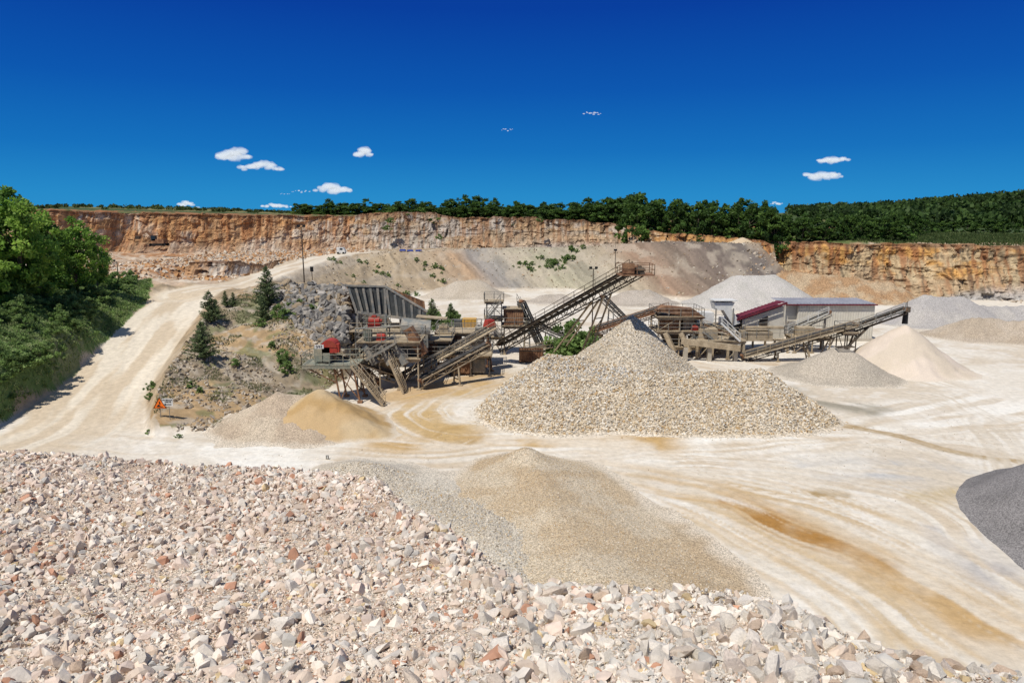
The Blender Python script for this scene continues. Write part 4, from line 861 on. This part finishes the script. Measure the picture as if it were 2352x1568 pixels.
for (px,pt,pb,d,lab,n_) in((692,521,648,101,'tall dark floodlight mast on the bank',2),(1363,617,760,97,'slim floodlight mast behind the conveyor',2),(268,600,640,118,'short lamp mast on the bank',1)):
    tp=W(px,pt,d);z0=hz(tp.x,tp.y) if d>100 else 0
    t=thing('floodlight_mast',lab,'light mast',(tp.x,tp.y,z0));b=B();b.cyl((tp.x,tp.y,z0),tp,.11,8,.06);b.beam(tp+V3(-.5,0,-.05),tp+V3(.5,0,-.05),.06);b.obj('pole',mDark,t)
    for i in range(n_):
        b=B();b.box(tp+V3(-.4+.8*i,-.1,.15),(.4,.2,.3));b.obj('floodlight',mBlack,t)
tp=W(716,618,100);z0=hz(tp.x,tp.y);t=thing('junction_post','short post with dark box on the boulder wall','post',(tp.x,tp.y,z0));B().cyl((tp.x,tp.y,z0),tp,.06,8).obj('post',mDark,t);B().box(tp,(.4,.3,.7)).obj('box',mBlack,t)
s0=W(374,926,61.5);gz=hz(s0.x,s0.y);t=thing('road_sign','orange triangle warning sign beside white MATERIAUX INERTES board','sign',(s0.x,s0.y,gz))
for dx in(-.35,.5):B().cyl((s0.x+dx,s0.y+.08,gz-.2),(s0.x+dx,s0.y+.08,s0.z+.2),.03,8).obj('post',mSteelG,t)
c=s0+V3(-.3,0,-.05);b=B();b.poly([c+V3(-.62,-.03,-.42),c+V3(.62,-.03,-.42),c+V3(0,-.03,.62)],V3(0,.04,0));b.obj('warning_triangle',mOrange,t)
b=B()
for a_,e_ in(((-.6,-.41),(.6,-.41)),((.6,-.41),(0,.6)),((0,.6),(-.6,-.41))):b.beam(c+V3(a_[0],-.05,a_[1]),c+V3(e_[0],-.05,e_[1]),.03,.03)
b.obj('triangle_border',mBlack,t)
b=B();b.poly([c+V3(-.3,-.06,-.25),c+V3(-.05,-.06,-.02),c+V3(.05,-.06,-.2),c+V3(.32,-.06,-.3)],V3(0,.02,0));b.box(c+V3(.02,-.06,.12),(.08,.02,.22));b.obj('pictogram',mBlack,t)
c=s0+V3(.45,0,.1);B().box(c,(.98,.04,.72)).obj('board',mWhite,t)
text(t,'MATERIAUX',c+V3(0,-.035,.22),.165,mBlack);text(t,'INERTES',c+V3(.05,-.035,.04),.165,mBlack)
b=B();ac=c+V3(0,-.035,-.2);b.beam(ac+V3(-.2,0,0),ac+V3(.35,0,0),.01,.07);b.poly([ac+V3(-.38,0,0),ac+V3(-.18,0,-.1),ac+V3(-.18,0,.1)],V3(0,.01,0));b.obj('arrow',mBlack,t)
g_=G(752,1054);t=thing('marker_post','small grey marker block on the yard edge','marker',g_);B().box(g_+V3(0,0,.15),(.24,.15,.36),0,.85).obj('block',mSteelG,t);B().box(g_+V3(.04,-.09,.2),(.08,.02,.2)).obj('face_plate',mWhite,t)
p_=W(366,563,196);z0=hz(p_.x,p_.y);p_=V3(p_.x,p_.y,max(z0,p_.z-.3))
t=thing('excavator','brown excavator working on the upper bench','excavator',p_)
for k in(-1,1):
    b=B();b.box(p_+V3(0,k*1.1,.45),(3.8,.5,.6));b.cyl(p_+V3(-1.9,k*1.1-.25,.45),p_+V3(-1.9,k*1.1+.25,.45),.4,10);b.cyl(p_+V3(1.9,k*1.1-.25,.45),p_+V3(1.9,k*1.1+.25,.45),.4,10);b.obj('track',mBlack,t)
B().box(p_+V3(.3,0,1.4),(3.2,2.5,1.2)).obj('body',mRust,t);B().box(p_+V3(-1,-.7,2.3),(1.2,1.1,1.5)).obj('cab',mGlass,t)
b=B();b.beam(p_+V3(-1,.2,1.6),p_+V3(-3.3,.2,4.2),.45,.6);b.obj('boom',mRust,t);b=B();b.beam(p_+V3(-3.3,.2,4.2),p_+V3(-5.8,.2,2.9),.35,.45);b.obj('stick',mRust,t);B().box(p_+V3(-6,.2,2.4),(.9,1,.9),0,1.3).obj('bucket',mDark,t)
p_=W(784,581,193);zz=hz(p_.x,p_.y);p_=V3(p_.x,p_.y,zz);t=thing('white_van','small white van parked on the upper haul road','van',p_)
B().poly([p_+V3(-1.1,-.9,.35),p_+V3(1.2,-.9,.35),p_+V3(1.2,-.9,1.1),p_+V3(.7,-.9,1.9),p_+V3(-1.1,-.9,1.9)],V3(0,1.8,0)).obj('body',mWhite,t)
for x_ in(-.7,.8):
    for y_ in(-.9,.75):B().cyl(p_+V3(x_,y_,.33),p_+V3(x_,y_+.18,.33),.33,10).obj('wheel',mBlack,t)
B().box(p_+V3(.2,-.92,1.45),(.8,.03,.45)).obj('window',mGlass,t)
for i,px in enumerate((925,942,962)):
    p_=W(px,579,199);zz=hz(p_.x,p_.y);t=thing('equipment_crate','low blue covered equipment crate on the bench','crate',(p_.x,p_.y,zz),'blue crates on the bench')
    B().box((p_.x,p_.y,zz+.3),(1.8,1.,.45),.2*i,.9).obj('cover',mBlue,t);B().box((p_.x,p_.y,zz+.05),(2,1.1,.12),.2*i).obj('pallet',mSteelT,t)

# ================= VEGETATION =================
def leafmesh(name,cen,rad,per,size,cols,seed,up=.0,elong=1.5):
    r=np.random.default_rng(seed);n=len(cen);N=n*per
    C=np.repeat(cen,per,0);Rr=np.repeat(rad,per)[:,None]
    u=r.normal(size=(N,3));u/=np.linalg.norm(u,axis=1)[:,None];P=C+u*Rr*(r.random((N,1))**.45)*np.array([1,1,.75])
    a=r.normal(size=(N,3))+u*.6+np.array([0,0,up]);a/=np.linalg.norm(a,axis=1)[:,None];c=r.normal(size=(N,3));b=np.cross(a,c);b/=np.linalg.norm(b,axis=1)[:,None]
    s=(size*r.uniform(.6,1.3,(N,1)));V=np.stack([P-a*s*elong/2,P+b*s/2,P+a*s*elong/2,P-b*s/2],1).reshape(-1,3)
    base=np.array(cols)[r.integers(0,len(cols),n)]*r.uniform(.7,1.3,(n,1))
    cc=np.repeat(np.repeat(base,per,0)*r.uniform(.8,1.2,(N,1)),4,0)
    me=npmesh(name,V,np.arange(4*N).reshape(-1,4),np.clip(cc,.005,.5));me.materials.append(mLeaf);return me
GR=[(.055,.11,.022),(.08,.145,.03),(.04,.08,.02),(.105,.18,.035)]
GL=[(.21,.36,.055),(.17,.3,.05),(.28,.43,.075),(.12,.22,.045)]
def treeparts(seed,h,cr,nclump,per,ls,cols,low=.25,lop=.0):
    r=random.Random(seed);b=B();top=Vector((r.uniform(-.4,.4),r.uniform(-.4,.4),h*.75));b.cyl((0,0,-.4),(0,0,h*.3),h*.022,8,h*.017);b.cyl((0,0,h*.3),top,h*.017,7,h*.005)
    cen=[];rad=[];ph=[r.uniform(0,6.28) for _ in range(4)]
    for i in range(nclump):
        a=r.uniform(0,6.28);t=r.random();z=h*(low+(1-low)*t*.93);prof=math.sin(math.pi*min(1,(t*.85+.13)))**.6
        irr=1+lop*(math.sin(2*a+ph[0])*.5+math.sin(3*a+ph[1]+t*5)*.5)
        rr_=cr*prof*math.sqrt(r.random())*r.uniform(.7,1.2)*irr;c=Vector((rr_*math.cos(a),rr_*math.sin(a),z*(1+lop*.15*math.sin(a+ph[2]))));cen.append(c);rad.append(cr*r.uniform(.13,.32))
        if i%4==0:b.cyl((0,0,max(h*.2,z*.65)),c,h*.006,5,h*.002)
    me=bpy.data.meshes.new('trunk');me.from_pydata(b.v,[],b.f);me.update();me.materials.append(mBark)
    return me,leafmesh('crown',np.array([c[:] for c in cen]),np.array(rad),per,ls,cols,seed)
def place(name,parts,x,y,z,s,rz,label,cat,group,sz=None):
    t=bpy.data.objects.new(name,None);COL.objects.link(t);t.location=(x,y,z);t.scale=(s,s,sz or s);t.rotation_euler=(0,0,rz);t['label']=label;t['category']=cat;t['group']=group
    for nm,me in zip(('trunk','crown'),parts):
        o=bpy.data.objects.new(nm,me);COL.objects.link(o);o.parent=t
    return t
far=[treeparts(100+i,9,3.4,44,44,.42,GR,.02,.6) for i in range(8)]
def row(pxs,dfun,topfun,lab,dj=4,grp='trees along the quarry rim',amp=13,wk=1.,wave=0):
    for px in pxs:
        px=px+random.uniform(-8,8);d=dfun(px)+random.uniform(-dj,dj)
        tp=W(px,topfun(px)+random.uniform(-6,amp)+wave*math.sin(px*.021)+wave*.6*math.sin(px*.05+1),d);z=hz(tp.x,tp.y);h=max(3.,tp.z-z)
        s=h/9;w=max(s,.75)*random.uniform(.75,1.25)*wk
        place('deciduous_tree',random.choice(far),tp.x,tp.y,z-.4,w,random.uniform(0,6.28),lab,'tree',grp,s)
ip=lambda xs,ys:(lambda p:float(np.interp(p,xs,ys)))
row(np.arange(900,1450,13),ip([900,1450],[252.5,242]),ip([900,1100,1200,1450],[468,466,472,462]),'dark green leafy tree on top of the quarry face',1.,wk=1.4,wave=3)
row(np.arange(905,1450,14),ip([900,1450],[263,254]),ip([900,1100,1200,1450],[460,458,466,452]),'dark green leafy tree on top of the quarry face',wk=1.4,wave=4)
row(np.arange(1455,1765,18),ip([1450,1765],[216,190]),ip([1450,1600,1765],[463,466,476]),'dense dark green tree on the rim',3,amp=20)
row(np.arange(1460,1780,20),ip([1450,1765],[227,204]),ip([1450,1600,1765],[453,458,470]),'dense dark green tree on the rim',3,wave=4)
row(np.arange(1770,2100,16),ip([1770,2100],[188,181]),ip([1770,2000,2100],[486,498,514]),'dense dark green tree on the rim',2,amp=18,wave=4)
row(np.arange(1770,2140,22),ip([1770,2100],[206,205]),ip([1770,2000,2140],[478,490,498]),'dense dark green tree on the rim',3,wave=5)
row(np.arange(2100,2500,24),ip([2100,2500],[232,240]),ip([2100,2352],[504,510]),'rounded dark green tree beyond the field',8,wave=3)
row(np.arange(685,915,9),ip([680,900],[285,268]),ip([680,740,900],[466,459,466]),'dark green tree on the plateau',4,wk=1.6,wave=3)
row([922,936],ip([900,950],[255,255]),ip([900,950],[462,460]),'bushy green tree on the quarry rim',.5)
r=np.random.default_rng(3);x=r.uniform(200,620,3600);y=r.uniform(330,640,3600);z=tin(x,y);k=(x>190+ (y-330)*.2);x,y,z=x[k],y[k],z[k]
cen=np.c_[x,y,z+r.uniform(1,6,len(x))];addobj('distant_wood',leafmesh('distant_wood',cen,r.uniform(3,5.5,len(x)),40,2.0,[(.05,.09,.022),(.07,.12,.028),(.035,.065,.018)],8,.5,1.2),mLeaf,kind='stuff',label='dark green wood covering the distant hill')
x=r.uniform(-420,60,1500);y=r.uniform(330,620,1500);z=tin(x,y);k=np.abs(fbm(x*.02,y*.02,3,5)-.5)<.1;x,y,z=x[k],y[k],z[k]
cen=np.c_[x,y,z+r.uniform(-.5,.8,len(x))];addobj('distant_hedge',leafmesh('distant_hedge',cen,r.uniform(1.2,2.4,len(x)),40,1.1,[(.06,.09,.025),(.08,.11,.035)],9,.5,1.2),mLeaf,kind='stuff',label='low green scrub and hedges on the plateau')
u=r.random(900);px_=905+u*570;X_=[W(a,500,float(np.interp(a,[900,1450],[251.5,242]))+r.uniform(-.3,10)) for a in px_];x=np.array([p.x for p in X_]);y=np.array([p.y for p in X_]);z=HG(x,y)
addobj('rim_scrub',leafmesh('rim_scrub',np.c_[x,y,z+r.uniform(.2,1.8,900)],r.uniform(.8,1.8,900),44,.45,GR,19,.3),mLeaf,kind='stuff',label='dense scrub beneath the trees on the quarry rim')
near=[treeparts(200+i,13,4.2,120,100,.28,GL,.14,.6) for i in range(4)]
for i,(px,pt,d,lab) in enumerate(((-60,425,84,'tall bright green locust tree on the roadside bank'),(25,438,84,'tall bright green locust tree on the roadside bank'),(-150,420,80,'tall bright green locust tree on the roadside bank'),(85,492,94,'green locust tree on the roadside bank'),(160,505,100,'green locust tree with spreading feathery crown'),(212,545,108,'slender green locust tree beside the haul road'),(120,525,108,'green locust tree behind the bank'),(20,580,84,'low leafy locust tree on the bank'),(-50,590,80,'low leafy locust tree on the bank'))):
    tp=W(px,pt,d);z=hz(tp.x,tp.y);s=(tp.z-z)/13.2
    place('locust_tree',near[i%4],tp.x,tp.y,z,max(s,.6)*(1.0 if i!=5 else .7),i*1.3,lab,'tree','locust trees on the roadside bank',s)
SG=[(.2,.3,.085),(.26,.36,.12),(.15,.23,.07)]
shr=[treeparts(300+i,2.2,1.5,30,70,.16,SG,.03,.5) for i in range(4)]
def shrub(x,y,s,lab='low green shrub',grp='shrubs on the banks'):
    place('shrub',random.choice(shr),x,y,hz(x,y)-.1,s,random.uniform(0,6.28),lab,'shrub',grp)
for i in range(90):
    px=random.uniform(-40,310)
    a_=np.interp(px,[-60,0,150,250,305],[60,65,78,98,113]);p_=W(px,np.interp(px,[-60,0,150,250,305],[900,840,765,697,664]),a_+random.uniform(-2,15));shrub(p_.x,p_.y,random.uniform(.3,1.),'leafy green shrub on the grassy roadside bank','shrubs on the roadside bank')
for px,py,d,s in((650,820,78.5,.8),(660,835,77,.6),(540,828,75,.4),(440,895,68.5,.35),(460,905,68,.3),(350,895,69.5,.4),(345,915,67,.35),(550,945,64,.3),(660,700,92,.5),(720,710,90,.5),(640,740,89,.8),(655,745,88,.7),(600,760,86,.5),(690,700,92,.5),(410,990,59,.22),(340,980,60,.22),(625,800,81,.4)):
    p_=W(px,py,d);shrub(p_.x,p_.y,s,'small green weed clump on the embankment','weeds on the embankment')
p_=G(1312,822);
for dx,s in((-1,1.9),(1,2.0),(0,2.4),(-.3,1.8)):shrub(p_.x+dx,p_.y-1+random.uniform(-1,1),s,'dense green bush growing under the conveyor','bushes under the conveyor')
for px,py,d,s in((850,600,186,1.3),(870,612,180,1.1),(885,607,183,1.),(930,632,175,.9),(945,640,172,1.),(980,602,192,1.3),(1000,610,190,1.3),(1010,625,186,1.2),(1190,606,197,1.3),(1215,606,197,1.6),(1235,596,199,1.2),(1262,600,198,1.5),(1275,598,198,1.6),(1300,598,199,1.4),(1320,592,200,1.6),(1325,583,202,1.5),(1060,650,176,.8),(775,625,170,1),(820,640,165,.9),(1036,716,118,1.6),(992,712,125,1.5),(1040,704,124,1.3),(1270,612,196,1.6),(1240,615,195,1.1)):
    p_=W(px,py,d)
    for k in range(4 if d>160 else 1):shrub(p_.x+random.uniform(-3,3)*(d>160),p_.y+random.uniform(-1.5,1.5)*(d>160),s*(random.uniform(.2,.5) if d>160 else 1),'scattered green bush on the spoil slope','bushes on the spoil slope')
for px,d,zf in((892,242,.5),(900,242,.75),(1240,236,.8),(1010,239,.2),(1460,222,.3)):
    p_=W(px,540,d);place('climbing_shrub',random.choice(shr),p_.x,p_.y-1.5,10+10*zf,.9,1,'green shrub clinging to the rock face','shrub','shrubs on the rock face')
def conifer(seed,h,cr):
    r=random.Random(seed);b=B();b.cyl((0,0,-.3),(0,0,h),h*.018,7,.01);cen=[];rad=[]
    z=h*.06
    while z<h*.97:
        R_=cr*(1-z/h)**.85+.12;nb_=7 if z<h*.6 else 5
        for k in range(nb_):
            a=r.uniform(0,6.28);L=R_*r.uniform(.6,1.2);e=Vector((L*math.cos(a),L*math.sin(a),z+L*.35));b.cyl((0,0,z),e,.03,4,.008)
            m_=max(2,int(L/.22))
            for j in range(m_):
                f=(j+1)/m_;cen.append((e.x*f,e.y*f,z+(e.z-z)*f));rad.append(.2+.1*(1-f))
        z+=h*.055
    cen.append((0,0,h));rad.append(.15)
    me=bpy.data.meshes.new('trunk');me.from_pydata(b.v,[],b.f);me.update();me.materials.append(mBark)
    return me,leafmesh('crown',np.array(cen),np.array(rad),10,.1,[(.15,.2,.085),(.19,.24,.105),(.11,.15,.065)],seed,.3,3.2)
con=[conifer(400+i,6,2.0) for i in range(3)]
for i,(px,pt,pb,d,lab) in enumerate(((470,738,862,74.5,'bushy young pine on the embankment'),(487,668,780,87,'tall young pine on the embankment'),(522,668,745,93,'young pine on the embankment crest'),(540,690,745,93,'young pine on the embankment crest'),(500,700,775,89,'small young pine on the embankment'),(617,612,720,92.5,'tall sparse pine beside the boulders'),(605,680,752,89,'dark low pine beside the boulders'),(1036,696,735,118,'small pine behind the plant'),(992,686,728,120,'small pine behind the plant'))):
    p_=W(px,pb,d);z=hz(p_.x,p_.y);tp=W(px,pt,d).z;s=max(.35,(tp-z)/6)
    place('pine_tree',con[i%3],p_.x,p_.y,z,s*(1.15 if i<2 else 1),i*1.1,lab,'tree','young pines on the embankment',s)
def grass(name,x,y,hh,cols,seed,label,wf=.16,hn=None):
    r=np.random.default_rng(seed);n=len(x);z=HG(x,y);a=r.uniform(0,6.28,n);h=hh*r.uniform(.5,1.4,n)
    if hn is not None:h=h*hn
    w=h*wf
    P=np.c_[x,y,z-.05];D_=np.c_[np.cos(a),np.sin(a),a*0];ln=np.c_[r.normal(0,.35,n)*h,r.normal(0,.35,n)*h,h]
    V=np.stack([P-D_*w[:,None],P+D_*w[:,None],P+ln],1).reshape(-1,3);c=np.array(cols)[r.integers(0,len(cols),n)]*r.uniform(.7,1.2,(n,1))
    addobj(name,npmesh(name,V,np.arange(3*n).reshape(-1,3),np.repeat(c,3,0)),mLeaf,kind='stuff',label=label)
x=rng.uniform(-85,-44,240000);y=rng.uniform(52,125,240000);k=inpoly(x,y,lb)&(fbm(x*.3,y*.3,3,77)>.22);x,y=x[k],y[k]
grass('tall_grass',x,y,.24,[(.23,.32,.1),(.28,.36,.14),(.17,.25,.08),(.34,.36,.18)],1,'tall green grass and weeds on the roadside bank',.2,.6+.9*fbm(x*.4,y*.4,3,79))
x=rng.uniform(-80,-44,11000);y=rng.uniform(54,122,11000);k=inpoly(x,y,lb)&(polydist(x,y,roadC)[0]>5.3);x,y=x[k],y[k];z=HG(x,y);hh=fbm(x*.25,y*.25,3,88)
r=np.random.default_rng(44);addobj('bank_undergrowth',leafmesh('bank_undergrowth',np.c_[x,y,z+.05+.35*hh*r.random(len(x))],.2+.45*hh*r.uniform(.5,1.2,len(x)),36,.12,SG+[(.33,.4,.17)],45,.6),mLeaf,kind='stuff',label='soft leafy undergrowth covering the roadside bank')
x=rng.uniform(-45,-18,110000);y=rng.uniform(56,105,110000);k=inpoly(x,y,emb)&(fbm(x*.4,y*.4,4,78)>.57);x,y=x[k],y[k]
grass('dry_weeds',x,y,.25,[(.15,.2,.07),(.2,.22,.1),(.26,.24,.14)],2,'sparse weeds on the embankment slope')
x=rng.uniform(90,230,50000);y=rng.uniform(165,215,50000);z_=tin(x,y);k=z_>12.5;x,y=x[k],y[k]
grass('rim_grass',x,y,.7,[(.07,.11,.03),(.11,.14,.045)],3,'green grass strip above the quarry face')

# ================= CLOUDS =================
mc=bpy.data.materials.new('cloud_glow_mat');mc.use_nodes=True;nt=mc.node_tree;N=nt.nodes;L=nt.links;N.clear()
out=N.new('ShaderNodeOutputMaterial');df=N.new('ShaderNodeBsdfDiffuse');df.inputs[0].default_value=(.12,.12,.12,1);glow=N.new('ShaderNodeEmission');glow.inputs[0].default_value=(.8,.87,.95,1);glow.inputs[1].default_value=.85;ds_=N.new('ShaderNodeAddShader')  # emission stands in for sunlight scattered inside the clouds
L.new(df.outputs[0],ds_.inputs[0]);L.new(glow.outputs[0],ds_.inputs[1]);trn=N.new('ShaderNodeBsdfTransparent');mx=N.new('ShaderNodeMixShader')
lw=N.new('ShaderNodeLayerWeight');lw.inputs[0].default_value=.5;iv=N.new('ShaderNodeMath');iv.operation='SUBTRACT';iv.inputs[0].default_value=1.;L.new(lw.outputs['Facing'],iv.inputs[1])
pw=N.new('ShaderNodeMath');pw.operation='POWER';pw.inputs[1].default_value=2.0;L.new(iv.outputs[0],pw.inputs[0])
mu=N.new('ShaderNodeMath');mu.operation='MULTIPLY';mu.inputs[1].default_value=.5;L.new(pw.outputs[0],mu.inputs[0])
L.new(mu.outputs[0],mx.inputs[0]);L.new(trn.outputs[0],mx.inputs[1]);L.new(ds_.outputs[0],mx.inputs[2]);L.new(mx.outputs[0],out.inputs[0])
import bmesh
bm=bmesh.new();bmesh.ops.create_icosphere(bm,subdivisions=3,radius=1);IV=np.array([v.co[:] for v in bm.verts]);bm.verts.index_update();IF=np.array([[v.index for v in f.verts] for f in bm.faces]);bm.free()
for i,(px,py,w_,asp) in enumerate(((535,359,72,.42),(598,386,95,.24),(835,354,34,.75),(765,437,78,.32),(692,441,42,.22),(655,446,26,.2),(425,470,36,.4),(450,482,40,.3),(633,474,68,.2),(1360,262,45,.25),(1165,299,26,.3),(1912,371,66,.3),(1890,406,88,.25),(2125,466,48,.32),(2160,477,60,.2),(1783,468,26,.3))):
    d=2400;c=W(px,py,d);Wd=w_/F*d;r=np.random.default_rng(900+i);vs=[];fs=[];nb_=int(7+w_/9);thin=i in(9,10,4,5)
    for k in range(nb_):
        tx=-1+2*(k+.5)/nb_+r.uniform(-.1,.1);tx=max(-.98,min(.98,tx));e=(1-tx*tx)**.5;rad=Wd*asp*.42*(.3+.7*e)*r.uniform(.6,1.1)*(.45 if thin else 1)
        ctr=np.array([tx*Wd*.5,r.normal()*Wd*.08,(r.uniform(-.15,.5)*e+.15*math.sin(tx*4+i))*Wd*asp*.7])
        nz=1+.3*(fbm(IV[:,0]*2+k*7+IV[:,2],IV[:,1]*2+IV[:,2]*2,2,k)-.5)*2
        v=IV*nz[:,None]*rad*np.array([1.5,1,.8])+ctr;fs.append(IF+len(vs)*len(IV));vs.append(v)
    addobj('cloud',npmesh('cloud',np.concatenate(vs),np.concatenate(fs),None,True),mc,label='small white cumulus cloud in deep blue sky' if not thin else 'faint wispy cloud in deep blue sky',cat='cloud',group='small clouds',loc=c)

# ================= LIGHT, SKY, CAMERA =================
EL_,AZ=math.radians(60),math.radians(-140)
sd=Vector((math.sin(AZ)*math.cos(EL_),math.cos(AZ)*math.cos(EL_),math.sin(EL_)))
su=bpy.data.lights.new('sun','SUN');su.energy=4.8;su.angle=math.radians(.5);su.color=(1,.955,.89);so=bpy.data.objects.new('sun',su);COL.objects.link(so);so.rotation_euler=sd.to_track_quat('Z','Y').to_euler();so.location=(0,0,80)
w=bpy.data.worlds.new('World');SC.world=w;w.use_nodes=True;nt=w.node_tree;N=nt.nodes;L=nt.links
bg=N['Background'];sk=N.new('ShaderNodeTexSky');sk.sky_type='NISHITA';sk.sun_disc=False;sk.sun_elevation=EL_;sk.sun_rotation=AZ;sk.altitude=300;sk.air_density=1.;sk.dust_density=.1;sk.ozone_density=1.5
tc=N.new('ShaderNodeTexCoord');sx_=N.new('ShaderNodeSeparateXYZ');L.new(tc.outputs['Generated'],sx_.inputs[0])
cr=N.new('ShaderNodeValToRGB');els=cr.color_ramp.elements
stops=[(0.,(.15,2.75,6.0)),(.03,(.1,2.5,5.9)),(.09,(.02,1.6,5.1)),(.17,(.0,.92,4.3)),(.27,(.0,.46,3.4)),(.4,(.02,.4,2.9))]
for i,(p_,c_) in enumerate(stops):
    e=els[i] if i<2 else els.new(p_)
    e.position=p_;e.color=(c_[0]/10,c_[1]/10,c_[2]/10,1)
L.new(sx_.outputs[2],cr.inputs[0])
vm=N.new('ShaderNodeVectorMath');vm.operation='SCALE';vm.inputs[3].default_value=10;L.new(cr.outputs[0],vm.inputs[0])
mr=N.new('ShaderNodeMapRange');mr.inputs[1].default_value=.3;mr.inputs[2].default_value=.5;mr.inputs[3].default_value=.985;mr.inputs[4].default_value=0.;L.new(sx_.outputs[2],mr.inputs[0])
mx=N.new('ShaderNodeMix');mx.data_type='RGBA';mx.clamp_factor=True;L.new(mr.outputs[0],mx.inputs[0]);L.new(sk.outputs[0],mx.inputs[6]);L.new(vm.outputs[0],mx.inputs[7])
L.new(mx.outputs[2],bg.inputs[0]);bg.inputs[1].default_value=.1
cam=bpy.data.cameras.new('camera');cam.lens=24;cam.sensor_width=36;cam.clip_end=8000;cam.clip_start=.1;co=bpy.data.objects.new('camera',cam);COL.objects.link(co);co.location=(0,0,CH);co.rotation_euler=(math.pi/2-PIT,0,0);SC.camera=co
SC.view_settings.view_transform='Standard';SC.view_settings.look='None';SC.view_settings.exposure=0
